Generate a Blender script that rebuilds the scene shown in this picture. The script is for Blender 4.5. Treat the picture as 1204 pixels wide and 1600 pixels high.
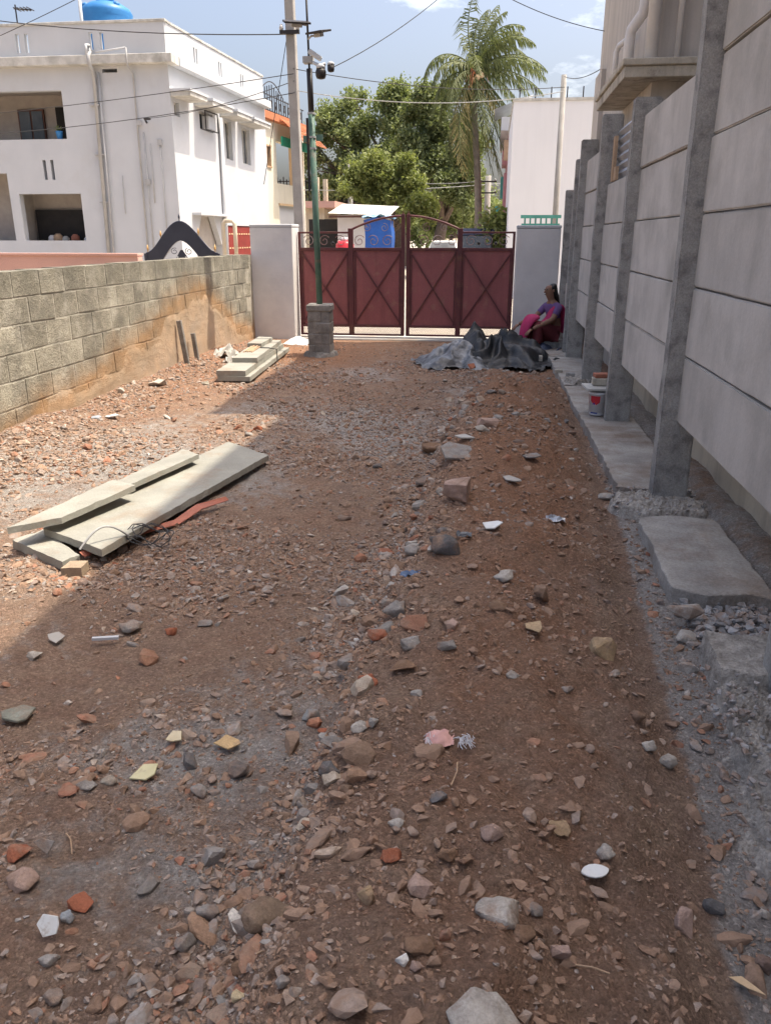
import bpy, bmesh, math, random
import numpy as np
from mathutils import Vector, Matrix, noise as mnoise

for o in list(bpy.data.objects):
    bpy.data.objects.remove(o)
scene = bpy.context.scene
COL = scene.collection
R = math.radians
rnd = random.Random(7)

# ------------------------------------------------------------------ camera
cam = bpy.data.cameras.new("camera")
cam_o = bpy.data.objects.new("camera", cam)
COL.objects.link(cam_o)
cam.sensor_fit = 'VERTICAL'
cam.sensor_height = 24.0
cam.lens = 24.0 * 1230 / 1600
cam.clip_start, cam.clip_end = 0.05, 3000
cam_o.location = (0, 0, 1.65)
cam_o.rotation_euler = (math.pi / 2 - R(19.27), 0, R(7.35))
scene.camera = cam_o

# ------------------------------------------------------------------ sky, sun, exposure
SUN_A, SUN_B = 0.42, 0.113            # horizontal reach of a shadow per metre of height (to -x, to -y)
sun_elev = math.atan(1 / math.hypot(SUN_A, SUN_B))
sun_azim = math.atan2(SUN_A, SUN_B)   # clockwise from +y
world = bpy.data.worlds.new("World")
scene.world = world
world.use_nodes = True
wn, wl = world.node_tree.nodes, world.node_tree.links
bg = wn["Background"]
sky = wn.new("ShaderNodeTexSky")
sky.sky_type = 'NISHITA'
sky.sun_disc = False
sky.sun_elevation = sun_elev
sky.sun_rotation = sun_azim
sky.air_density, sky.dust_density, sky.ozone_density = 0.85, 7.6, 0.6
tc = wn.new("ShaderNodeTexCoord")
mp = wn.new("ShaderNodeMapping")
mp.inputs["Scale"].default_value = (1.0, 1.0, 2.6)
wl.new(tc.outputs["Generated"], mp.inputs["Vector"])
cn = wn.new("ShaderNodeTexNoise")
cn.inputs["Scale"].default_value = 5.0
cn.inputs["Detail"].default_value = 7
cn.inputs["Roughness"].default_value = 0.62
wl.new(mp.outputs[0], cn.inputs["Vector"])
cr = wn.new("ShaderNodeValToRGB")
cr.color_ramp.elements[0].position = 0.57
cr.color_ramp.elements[0].color = (0, 0, 0, 1)
cr.color_ramp.elements[1].position = 0.78
cr.color_ramp.elements[1].color = (0.75, 0.75, 0.75, 1)
wl.new(cn.outputs["Fac"], cr.inputs[0])
cm = wn.new("ShaderNodeMix")
cm.data_type = 'RGBA'
wl.new(cr.outputs[0], cm.inputs[0])
wl.new(sky.outputs[0], cm.inputs[6])
cm.inputs[7].default_value = (7.6, 7.9, 8.2, 1)
wl.new(cm.outputs[2], bg.inputs[0])
bg.inputs[1].default_value = 0.13

sun = bpy.data.lights.new("sun", 'SUN')
sun.energy = 2.7
sun.angle = R(0.5)
sun.color = (1.0, 0.90, 0.74)
sun_o = bpy.data.objects.new("sun", sun)
COL.objects.link(sun_o)
sun_o.rotation_euler = Vector((-SUN_A, -SUN_B, -1)).to_track_quat('-Z', 'Y').to_euler()
scene.view_settings.view_transform = 'Standard'
scene.view_settings.look = 'None'
scene.view_settings.exposure = 1.27
scene.view_settings.gamma = 1.0

# ------------------------------------------------------------------ helpers
OFF = {}                               # object -> world offset of its thing

def link(o, parent=None):
    COL.objects.link(o)
    if parent is not None:
        o.parent = parent
    return o

def tag(o, label=None, cat=None, group=None, kind=None):
    if label: o["label"] = label
    if cat: o["category"] = cat
    if group: o["group"] = group
    if kind: o["kind"] = kind
    return o

def thing(name, label, cat, loc, group=None):
    o = bpy.data.objects.new(name, None)
    o.empty_display_size = 0.2
    link(o)
    o.location = loc
    OFF[o] = Vector(loc)
    return tag(o, label, cat, group)

class MB:
    """collects shapes in world coordinates and builds them as one mesh object"""
    def __init__(s):
        s.v, s.f = [], []
    def add(s, vs, fs):
        b = len(s.v)
        s.v += [tuple(v) for v in vs]
        s.f += [tuple(i + b for i in f) for f in fs]
        return s
    def box(s, x0, x1, y0, y1, z0, z1):
        x0, x1 = min(x0, x1), max(x0, x1); y0, y1 = min(y0, y1), max(y0, y1); z0, z1 = min(z0, z1), max(z0, z1)
        return s.add([(x0,y0,z0),(x1,y0,z0),(x1,y1,z0),(x0,y1,z0),(x0,y0,z1),(x1,y0,z1),(x1,y1,z1),(x0,y1,z1)],
                     [(0,3,2,1),(4,5,6,7),(0,1,5,4),(1,2,6,5),(2,3,7,6),(3,0,4,7)])
    def obox(s, c, ux, uy, uz, hx, hy, hz):
        c = Vector(c)
        vs = [c + ux*(a*hx) + uy*(b*hy) + uz*(d*hz) for d in (-1,1) for a,b in ((-1,-1),(1,-1),(1,1),(-1,1))]
        return s.add(vs, [(0,3,2,1),(4,5,6,7),(0,1,5,4),(1,2,6,5),(2,3,7,6),(3,0,4,7)])
    def bar(s, p, q, w, d=None, up=(0,0,1)):
        p, q = Vector(p), Vector(q)
        d = d or w
        z = (q - p)
        L = z.length
        z.normalize()
        u = Vector(up)
        if abs(z.dot(u)) > 0.95: u = Vector((0,1,0))
        x = u.cross(z).normalized()
        y = z.cross(x)
        return s.obox((p+q)/2, x, y, z, w/2, d/2, L/2)
    def tube(s, pts, r, n=8, cap=True, closed=False):
        pts = [Vector(p) for p in pts]
        rs = r if isinstance(r, (list, tuple)) else [r]*len(pts)
        b = len(s.v)
        up = Vector((0,0,1))
        prev = None
        m = len(pts)
        for i, p in enumerate(pts):
            if closed: t = pts[(i+1) % m] - pts[i-1]
            else: t = (pts[min(i+1, m-1)] - pts[max(i-1, 0)])
            t = t.normalized() if t.length > 1e-9 else Vector((0,0,1))
            if prev is None:
                a = up if abs(t.dot(up)) < 0.9 else Vector((1,0,0))
                x = a.cross(t).normalized()
            else:
                x = (prev - t*prev.dot(t))
                x = x.normalized() if x.length > 1e-6 else Vector((1,0,0))
            prev = x
            y = t.cross(x)
            for k in range(n):
                an = 2*math.pi*k/n
                s.v.append(tuple(p + (x*math.cos(an) + y*math.sin(an))*rs[i]))
        rng = range(m) if closed else range(m-1)
        for i in rng:
            j = (i+1) % m
            for k in range(n):
                k2 = (k+1) % n
                s.f.append((b+i*n+k, b+i*n+k2, b+j*n+k2, b+j*n+k))
        if cap and not closed:
            s.f.append(tuple(b+k for k in reversed(range(n))))
            s.f.append(tuple(b+(m-1)*n+k for k in range(n)))
        return s
    def lathe(s, c, prof, n=20):
        b = len(s.v)
        for r, z in prof:
            for k in range(n):
                a = 2*math.pi*k/n
                s.v.append((c[0]+r*math.cos(a), c[1]+r*math.sin(a), c[2]+z))
        for i in range(len(prof)-1):
            for k in range(n):
                k2 = (k+1) % n
                s.f.append((b+i*n+k, b+i*n+k2, b+(i+1)*n+k2, b+(i+1)*n+k))
        s.f.append(tuple(b+k for k in reversed(range(n))))
        s.f.append(tuple(b+(len(prof)-1)*n+k for k in range(n)))
        return s
    def prism(s, poly, axis, t0, t1):
        """poly: list of 2d points; axis 'x','y','z' is the extrusion direction"""
        def pt(a, b, t):
            return {'x': (t,a,b), 'y': (a,t,b), 'z': (a,b,t)}[axis]
        n = len(poly)
        vs = [pt(a,b,t0) for a,b in poly] + [pt(a,b,t1) for a,b in poly]
        fs = [tuple(reversed(range(n))), tuple(range(n, 2*n))]
        fs += [(i, (i+1) % n, n+(i+1) % n, n+i) for i in range(n)]
        return s.add(vs, fs)
    def build(s, name, mat, parent=None, smooth=False, bevel=0.0, loc=None):
        me = bpy.data.meshes.new(name)
        off = Vector((0,0,0))
        if parent is not None: off = OFF.get(parent, off)
        elif loc is not None: off = Vector(loc)
        me.from_pydata([(v[0]-off.x, v[1]-off.y, v[2]-off.z) for v in s.v], [], s.f)
        bm = bmesh.new()
        bm.from_mesh(me)
        bmesh.ops.recalc_face_normals(bm, faces=bm.faces)
        if bevel:
            bmesh.ops.remove_doubles(bm, verts=bm.verts, dist=1e-5)
            es = [e for e in bm.edges if len(e.link_faces) == 2 and e.calc_face_angle(0) > 0.6]
            bmesh.ops.bevel(bm, geom=es, offset=bevel, segments=1, affect='EDGES', clamp_overlap=True)
        bm.to_mesh(me)
        bm.free()
        if smooth:
            me.polygons.foreach_set("use_smooth", [True]*len(me.polygons))
        me.materials.append(mat)
        o = bpy.data.objects.new(name, me)
        link(o, parent)
        OFF[o] = off
        if parent is None: o.location = off
        return o

def mesh_np(name, verts, faces, mat, parent=None, smooth=False, attrs=None, loc=(0,0,0), fcol=None):
    """verts (n,3), faces (m,k) arrays; attrs: name -> (n,) floats; fcol: (m,3) face colours stored as 'tint'"""
    me = bpy.data.meshes.new(name)
    verts = np.asarray(verts, dtype=np.float32) - np.asarray(loc, dtype=np.float32)
    faces = np.asarray(faces, dtype=np.int32)
    n, m, k = len(verts), len(faces), faces.shape[1]
    me.vertices.add(n); me.vertices.foreach_set("co", verts.ravel())
    me.loops.add(m*k); me.loops.foreach_set("vertex_index", faces.ravel())
    me.polygons.add(m)
    me.polygons.foreach_set("loop_start", np.arange(0, m*k, k, dtype=np.int32))
    me.polygons.foreach_set("loop_total", np.full(m, k, dtype=np.int32))
    me.polygons.foreach_set("use_smooth", np.full(m, smooth))
    if attrs:
        for an, av in attrs.items():
            a = me.attributes.new(an, 'FLOAT', 'POINT')
            a.data.foreach_set("value", np.asarray(av, dtype=np.float32).ravel())
    if fcol is not None:
        a = me.attributes.new("tint", 'FLOAT_COLOR', 'FACE')
        a.data.foreach_set("color", np.concatenate([fcol, np.ones((m,1))], 1).astype(np.float32).ravel())
    me.update(calc_edges=True)
    me.validate()
    me.materials.append(mat)
    o = bpy.data.objects.new(name, me)
    link(o, parent)
    if parent is None: o.location = loc
    OFF[o] = Vector(loc)
    return o

# numpy value noise
def _h(ix, iy, s):
    n = (ix.astype(np.int64)*374761393 + iy.astype(np.int64)*668265263 + s*1446648777) & 0xffffffff
    n = ((n ^ (n >> 13))*1274126177) & 0xffffffff
    return ((n ^ (n >> 16)) & 0xffff)/65535.0
def vnoise(x, y, s=0):
    x = np.asarray(x, float); y = np.asarray(y, float)
    ix, iy = np.floor(x), np.floor(y)
    fx, fy = x-ix, y-iy
    fx = fx*fx*(3-2*fx); fy = fy*fy*(3-2*fy)
    a, b = _h(ix, iy, s), _h(ix+1, iy, s)
    c, d = _h(ix, iy+1, s), _h(ix+1, iy+1, s)
    return (a*(1-fx)+b*fx)*(1-fy) + (c*(1-fx)+d*fx)*fy
def fbm(x, y, octs=4, s=0, gain=0.5):
    t = 0; a = 1; tot = 0
    for i in range(octs):
        t = t + a*(vnoise(x*2**i + 17.3*i, y*2**i - 9.1*i, s+i)-0.5); tot += a; a *= gain
    return t/tot*2
def sstep(a, b, x):
    t = np.clip((np.asarray(x, float)-a)/(b-a), 0, 1)
    return t*t*(3-2*t)

# ------------------------------------------------------------------ materials
MATS = {}
def nodes_of(name):
    m = bpy.data.materials.new(name)
    m.use_nodes = True
    MATS[name] = m
    nt = m.node_tree
    return m, nt.nodes, nt.links, nt.nodes["Principled BSDF"]
def nnoise(N, L, vec, scale, detail=5, rough=0.55):
    t = N.new("ShaderNodeTexNoise")
    t.inputs["Scale"].default_value = scale
    t.inputs["Detail"].default_value = detail
    t.inputs["Roughness"].default_value = rough
    L.new(vec, t.inputs["Vector"])
    return t.outputs["Fac"]
def ramp(N, L, fac, stops):
    r = N.new("ShaderNodeValToRGB")
    el = r.color_ramp.elements
    while len(el) < len(stops): el.new(0.5)
    for e, (p, c) in zip(el, stops):
        e.position = p
        e.color = (c, c, c, 1) if isinstance(c, (int, float)) else (*c, 1)
    L.new(fac, r.inputs[0])
    return r.outputs[0]
def mixc(N, L, fac, a, b, mode='MIX'):
    m = N.new("ShaderNodeMix")
    m.data_type = 'RGBA'
    m.blend_type = mode
    for i, v in ((0, fac), (6, a), (7, b)):
        if hasattr(v, "links"): L.new(v, m.inputs[i])
        elif isinstance(v, (int, float)): m.inputs[i].default_value = v if i == 0 else (v, v, v, 1)
        else: m.inputs[i].default_value = (*v[:3], 1)
    return m.outputs[2]
def math_n(N, L, op, a, b=None):
    m = N.new("ShaderNodeMath")
    m.operation = op
    for i, v in enumerate((a, b)):
        if v is None: continue
        if hasattr(v, "links"): L.new(v, m.inputs[i])
        else: m.inputs[i].default_value = v
    return m.outputs[0]
def bumpn(N, L, P, h, strength, dist=0.01):
    b = N.new("ShaderNodeBump")
    b.inputs["Strength"].default_value = strength
    b.inputs["Distance"].default_value = dist
    L.new(h, b.inputs["Height"])
    L.new(b.outputs[0], P.inputs["Normal"])

def mat(name, c1, c2=None, rough=0.85, scale=4.0, lo=0.35, hi=0.65, grain=0.12, gscale=60, bump=0.3, bscale=70, bdist=0.006,
        metal=0.0, spec=0.3, stain=None, stain_scale=1.3, stain_lo=0.5, stain_hi=0.7, streak=0.0, objcol=False, objrand=0.0):
    m, N, L, P = nodes_of(name)
    g = N.new("ShaderNodeNewGeometry")
    pos = g.outputs["Position"]
    c2 = c2 or tuple(x*0.8 for x in c1)
    f = ramp(N, L, nnoise(N, L, pos, scale, 6), [(lo, 0.0), (hi, 1.0)])
    if objcol:
        oi = N.new("ShaderNodeObjectInfo")
        c = mixc(N, L, 1.0, oi.outputs["Color"], mixc(N, L, f, c1, c2), 'MULTIPLY')
    else:
        c = mixc(N, L, f, c1, c2)
    if objrand:
        oi2 = N.new("ShaderNodeObjectInfo")
        c = mixc(N, L, 1.0, c, ramp(N, L, oi2.outputs["Random"], [(0.0, 1-objrand), (1.0, 1+objrand)]), 'MULTIPLY')
    if stain:
        s = ramp(N, L, nnoise(N, L, pos, stain_scale, 7, 0.65), [(stain_lo, 0.0), (stain_hi, 1.0)])
        c = mixc(N, L, s, c, stain)
    if streak:
        mpn = N.new("ShaderNodeMapping")
        mpn.inputs["Scale"].default_value = (3.5, 3.5, 0.25)
        L.new(pos, mpn.inputs["Vector"])
        s = ramp(N, L, nnoise(N, L, mpn.outputs[0], 2.2, 6), [(0.48, 1.0), (0.72, 1.0-streak)])
        c = mixc(N, L, 1.0, c, s, 'MULTIPLY')
    if grain:
        gr = ramp(N, L, nnoise(N, L, pos, gscale, 4, 0.7), [(0.25, 1-grain), (0.75, 1+grain)])
        c = mixc(N, L, 1.0, c, gr, 'MULTIPLY')
    L.new(c, P.inputs["Base Color"])
    P.inputs["Roughness"].default_value = rough
    P.inputs["Metallic"].default_value = metal
    P.inputs["Specular IOR Level"].default_value = spec
    if bump:
        bumpn(N, L, P, nnoise(N, L, pos, bscale, 6, 0.65), bump, bdist)
    return m

CONC = mat("concrete_panel", (0.57,0.53,0.485), (0.485,0.45,0.41), rough=0.9, objrand=0.07, scale=3.2, grain=0.07, gscale=70, bump=0.4, bscale=30,
           stain=(0.36,0.335,0.30), stain_scale=1.9, stain_lo=0.48, stain_hi=0.78, streak=0.09)
POST = mat("concrete_post", (0.38,0.365,0.34), (0.29,0.278,0.26), rough=0.95, scale=9, grain=0.3, gscale=110, bump=0.9, bscale=45, bdist=0.012,
           stain=(0.21,0.20,0.19), stain_scale=9, stain_lo=0.52, stain_hi=0.66)
FOOT = mat("concrete_footing", (0.44,0.41,0.37), (0.31,0.285,0.255), rough=0.95, scale=5.0, grain=0.3, gscale=80, bump=1.0, bscale=40, bdist=0.014,
           stain=(0.25,0.19,0.145), stain_scale=2.2, stain_lo=0.48, stain_hi=0.68)
ROUGHC = mat("crumbled_concrete", (0.52,0.475,0.42), (0.30,0.27,0.235), rough=1, scale=18, grain=0.35, gscale=90, bump=1.0, bscale=60, bdist=0.02)
SLAB = mat("stone_slab", (0.325,0.322,0.285), (0.265,0.262,0.232), rough=0.9, scale=4, grain=0.12, gscale=90, bump=0.5, bscale=45, stain=(0.27,0.215,0.165), stain_scale=3.5, stain_lo=0.52, stain_hi=0.72)
WHITE = mat("white_paint", (0.525,0.54,0.56), (0.485,0.50,0.52), rough=0.8, scale=1.0, grain=0.02, bump=0.06, bscale=30, streak=0.015, stain=(0.46,0.46,0.46), stain_scale=0.8, stain_lo=0.55, stain_hi=0.8)
WHITE2 = mat("bright_white_render", (0.74,0.745,0.77), (0.71,0.715,0.74), rough=0.8, scale=0.6, grain=0.01, bump=0.04, bscale=30, streak=0.03)
PILLARW = mat("whitewash", (0.67,0.655,0.645), (0.61,0.595,0.585), rough=0.9, scale=2.5, grain=0.04, gscale=40, bump=0.2, bscale=40, stain=(0.54,0.53,0.54))
GREYTRIM = mat("weathered_white", (0.60,0.59,0.55), (0.42,0.41,0.38), rough=0.9, scale=3, grain=0.1, bump=0.2, stain=(0.33,0.32,0.29), stain_scale=2.5)
CREAM = mat("cream_wall", (0.60,0.52,0.40), (0.50,0.43,0.33), rough=0.9, scale=2.0, grain=0.06, bump=0.2, streak=0.2, stain=(0.42,0.36,0.29), stain_scale=2.5)
BEIGE = mat("beige_wall", (0.51,0.465,0.42), (0.44,0.40,0.36), rough=0.9, scale=1.5, grain=0.05, bump=0.2, streak=0.25)
CHAJ = mat("old_cream_slab", (0.55,0.50,0.42), (0.42,0.375,0.30), rough=0.9, scale=5, grain=0.15, bump=0.5, stain=(0.22,0.19,0.16), stain_scale=4, stain_lo=0.56, stain_hi=0.7, streak=0.35)
PVC = mat("pvc_pipe", (0.74,0.72,0.71), (0.66,0.64,0.63), rough=0.5, scale=5, grain=0.04, bump=0.05, streak=0.15)
PIPEG = mat("grey_pipe", (0.42,0.42,0.42), (0.34,0.34,0.34), rough=0.6, bump=0.05)
MAROON = mat("maroon_paint", (0.31,0.10,0.10), (0.26,0.085,0.085), rough=0.5, scale=3, grain=0.10, gscale=50, bump=0.35, bscale=3.5, bdist=0.03, spec=0.4, stain=(0.33,0.165,0.125), stain_scale=4.5, stain_lo=0.56, stain_hi=0.76, streak=0.2)
MAROOND = mat("dark_maroon_frame", (0.135,0.042,0.045), (0.10,0.035,0.038), rough=0.5, grain=0.1, bump=0.1, stain=(0.16,0.075,0.05), stain_scale=5)
SCROLL = mat("faded_scroll_iron", (0.40,0.34,0.33), (0.22,0.10,0.09), rough=0.6, scale=7, bump=0.1)
MESHM = mat("mesh_iron", (0.16,0.06,0.05), (0.10,0.04,0.035), rough=0.7, bump=0)
GREENP = mat("green_pole_paint", (0.075,0.15,0.115), (0.11,0.19,0.15), rough=0.55, scale=9, grain=0.15, bump=0.15, stain=(0.19,0.17,0.14), stain_scale=8, stain_lo=0.55, stain_hi=0.7)
BLACKP = mat("black_metal", (0.022,0.02,0.022), (0.035,0.03,0.03), rough=0.5, grain=0.1, bump=0.05)
PIER = mat("mortared_pier", (0.27,0.255,0.235), (0.17,0.16,0.145), rough=1, scale=9, grain=0.25, gscale=80, bump=0.8, bscale=45, bdist=0.012)
MORTAR = mat("mortar", (0.45,0.435,0.40), (0.36,0.345,0.315), rough=1, scale=9, grain=0.2, bump=0.6, bscale=60)
TERRA = mat("terracotta", (0.52,0.19,0.09), (0.40,0.15,0.08), rough=0.85, scale=8, bump=0.3)
PINK = mat("pink_wall", (0.62,0.37,0.31), (0.55,0.33,0.28), rough=0.85, scale=2, bump=0.15)
PINK2 = mat("dusty_pink", (0.50,0.26,0.27), (0.42,0.22,0.23), rough=0.85, bump=0.1)
YELLOW = mat("pale_yellow_wall", (0.70,0.66,0.54), (0.64,0.60,0.48), rough=0.85, scale=1, bump=0.1, streak=0.1)
OCHRE = mat("ochre_wall", (0.62,0.45,0.27), (0.55,0.40,0.25), rough=0.85, bump=0.1)
TEAL = mat("teal_paint", (0.10,0.36,0.31), (0.08,0.29,0.25), rough=0.6, bump=0.05)
AWN = mat("green_awning", (0.02,0.26,0.16), (0.02,0.2,0.13), rough=0.7, bump=0.05)
NAVY = mat("navy_sheet", (0.020,0.024,0.045), (0.028,0.032,0.055), rough=0.35, bump=0.03, spec=0.5)
GOLD = mat("gold_tip", (0.55,0.33,0.12), (0.45,0.27,0.1), rough=0.4, bump=0)
DARK = mat("dark_interior", (0.03,0.028,0.027), (0.02,0.02,0.02), rough=0.8, bump=0)
GLASS = mat("window_glass", (0.10,0.11,0.12), (0.05,0.055,0.06), rough=0.12, scale=1.5, grain=0, bump=0, spec=0.5)
WOODD = mat("dark_wood", (0.12,0.055,0.04), (0.08,0.04,0.03), rough=0.6, bump=0.1)
WOODP = mat("weathered_plank", (0.48,0.33,0.21), (0.38,0.26,0.17), rough=0.8, scale=8, bump=0.3)
TANKB = mat("blue_tank_plastic", (0.03,0.16,0.40), (0.035,0.19,0.45), rough=0.45, scale=3, bump=0.03)
BLUET = mat("blue_tarpaulin", (0.03,0.13,0.47), (0.025,0.10,0.38), rough=0.5, scale=3, bump=0.15, bscale=6, bdist=0.05)
POLEC = mat("cement_pole", (0.36,0.345,0.33), (0.29,0.28,0.265), rough=0.95, scale=4, grain=0.1, bump=0.3)
WIREM = mat("wire_sheath", (0.05,0.05,0.052), (0.07,0.07,0.07), rough=0.7, bump=0)
WIREG = mat("pale_wire", (0.30,0.31,0.31), (0.36,0.36,0.35), rough=0.7, bump=0)
ROAD = mat("dusty_road", (0.42,0.37,0.31), (0.33,0.30,0.26), rough=0.95, scale=0.7, grain=0.15, bump=0.3, bscale=20)
LAND = mat("dry_land", (0.33,0.26,0.19), (0.26,0.22,0.15), rough=1, scale=0.3, bump=0.2)
THRESH = mat("threshold_concrete", (0.50,0.49,0.47), (0.42,0.41,0.39), rough=0.95, scale=4, bump=0.3, stain=(0.42,0.33,0.25))
CORR = mat("galvanised_sheet", (0.50,0.52,0.55), (0.40,0.42,0.45), rough=0.4, metal=0.6, bump=0.05)
TILEM = mat("ceramic_shard", (1.0,1.0,1.0), (0.90,0.88,0.84), rough=0.4, scale=18, grain=0.05, bump=0.05, objcol=True, stain=(0.33,0.25,0.19), stain_scale=22, stain_lo=0.57, stain_hi=0.74)
ROCKM = mat("rubble_stone", (1.15,1.12,1.08), (0.78,0.74,0.70), rough=1, scale=16, grain=0.25, gscale=150, bump=0.8, bscale=90, bdist=0.006, objcol=True,
            stain=(0.27,0.185,0.135), stain_scale=11, stain_lo=0.49, stain_hi=0.68)
SKIN = mat("brown_skin", (0.25,0.135,0.09), (0.22,0.12,0.08), rough=0.6, bump=0, grain=0)
HAIRM = mat("black_hair", (0.012,0.010,0.010), (0.02,0.017,0.016), rough=0.45, scale=30, bump=0.3, bscale=120)
PURPLE = mat("purple_cotton", (0.16,0.09,0.24), (0.12,0.07,0.18), rough=0.85, bump=0.15)
MAGENTA = mat("magenta_sari", (0.48,0.035,0.14), (0.36,0.03,0.09), rough=0.75, scale=6, bump=0.25, bscale=25, bdist=0.01)
MAROONC = mat("maroon_sari_cloth", (0.16,0.03,0.035), (0.12,0.025,0.03), rough=0.8, bump=0.2)
BUCKW = mat("white_plastic", (0.72,0.72,0.74), (0.66,0.66,0.68), rough=0.35, bump=0.02, grain=0.03)
BUCKR = mat("red_print", (0.55,0.035,0.05), (0.5,0.035,0.05), rough=0.35, bump=0, grain=0)
BUCKB = mat("blue_print", (0.02,0.06,0.33), (0.02,0.05,0.28), rough=0.35, bump=0, grain=0)
BRICK = mat("clay_brick", (0.42,0.17,0.11), (0.33,0.13,0.085), rough=0.95, scale=9, bump=0.4)
TAPE = mat("orange_strip", (0.40,0.135,0.085), (0.30,0.105,0.07), rough=0.55, scale=12, bump=0.2, bscale=25)
CLOTHP = mat("pink_rag", (0.68,0.40,0.35), (0.55,0.32,0.30), rough=0.9, scale=20, bump=0.4)
CARW = mat("white_car_paint", (0.62,0.63,0.64), (0.58,0.59,0.6), rough=0.25, bump=0, grain=0)
RUBBER = mat("tyre_rubber", (0.02,0.02,0.02), (0.03,0.03,0.03), rough=0.8, bump=0)
BARK = mat("grey_bark", (0.20,0.155,0.12), (0.13,0.10,0.08), rough=1, scale=8, bump=0.8, bscale=14, bdist=0.04)
PALMB = mat("palm_bark", (0.33,0.285,0.24), (0.24,0.205,0.17), rough=1, scale=6, bump=0.6, bscale=20, bdist=0.02)

def leafmat(name, c1, c2, c3, scale=0.9, trans=0.35):
    m, N, L, P = nodes_of(name)
    g = N.new("ShaderNodeNewGeometry")
    f = ramp(N, L, nnoise(N, L, g.outputs["Position"], scale, 4), [(0.38, 0.0), (0.62, 1.0)])
    f2 = ramp(N, L, nnoise(N, L, g.outputs["Position"], scale*9, 2), [(0.35, 0.0), (0.7, 1.0)])
    c = mixc(N, L, f2, mixc(N, L, f, c1, c2), c3)
    L.new(c, P.inputs["Base Color"])
    P.inputs["Roughness"].default_value = 0.6
    P.inputs["Specular IOR Level"].default_value = 0.25
    t = N.new("ShaderNodeBsdfTranslucent")
    L.new(mixc(N, L, 1.0, c, (1.1,1.15,0.6), 'MULTIPLY'), t.inputs[0])
    mx = N.new("ShaderNodeMixShader")
    mx.inputs[0].default_value = trans
    L.new(P.outputs[0], mx.inputs[1])
    L.new(t.outputs[0], mx.inputs[2])
    L.new(mx.outputs[0], N["Material Output"].inputs[0])
    return m
LEAFA = leafmat("leaf_mid", (0.21,0.25,0.115), (0.14,0.185,0.085), (0.27,0.30,0.15))
LEAFB = leafmat("leaf_bright", (0.22,0.26,0.085), (0.16,0.20,0.07), (0.27,0.29,0.12))
LEAFC = leafmat("leaf_dark", (0.165,0.20,0.09), (0.11,0.145,0.07), (0.23,0.26,0.125))
PALML = leafmat("palm_leaf", (0.125,0.15,0.062), (0.09,0.115,0.05), (0.175,0.19,0.085), scale=0.8, trans=0.3)
PALMD = leafmat("palm_leaf_dry", (0.32,0.24,0.10), (0.25,0.20,0.085), (0.20,0.185,0.075), scale=0.8, trans=0.25)

# ------------------------------------------------------------------ the ground of the yard
def bank_l(y): return np.interp(y, [0.5,1.5,3.0,3.7,7.3,9.5], [-0.50,-0.52,-0.50,-0.44,-0.34,-0.1])
def bank_r(y): return np.interp(y, [0.5,1.57,1.9,3.06,5.25,9.7], [0.56,0.60,0.64,0.70,0.80,0.92])
def hz(x, y):
    x = np.asarray(x, float); y = np.asarray(y, float)
    h = 0.040*fbm(x*0.7, y*0.7, 3, 1) + 0.030*fbm(x*2.2, y*2.2, 3, 5)
    t = np.clip((x-bank_l(y))/(bank_r(y)-bank_l(y)), 0, 1)
    prof = np.sin(math.pi*np.clip(t, 0, 1)**0.68)
    fade = 1-sstep(8.3, 10.2, y)
    bump = 0.75+0.5*vnoise(x*1.3+3, y*1.1, 21)
    h = h + 0.25*prof*fade*bump
    clod = sstep(0.02, 0.3, prof)*fade
    h = h + (0.006+0.012*clod)*fbm(x*9, y*9, 3, 9) + 0.006*fbm(x*28, y*28, 2, 13)
    h = h + 0.085*clod*np.abs(fbm(x*2.4, y*2.4, 3, 31)) + 0.016*clod*np.abs(fbm(x*15, y*15, 2, 33))
    h = h + 0.020*(1-clod)*np.abs(fbm(x*2.2+9, y*2.2, 3, 35))
    # rubble heaped along the block wall
    h = h + 0.10*np.exp(-((x+3.95)/0.55)**2)*(0.5+vnoise(x*2, y*1.4, 41))
    # soil pushed under the precast wall
    h = h + 0.09*sstep(1.24, 1.45, x)*(0.75+0.5*vnoise(x*4, y*2.3, 43))*sstep(0.5, 3.0, y)
    # swept level in front of the gate
    lev = sstep(11.8, 13.0, y)
    return h*(1-0.85*lev) + 0.004*lev
def hz1(x, y): return float(hz(np.array([x]), np.array([y]))[0])

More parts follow.
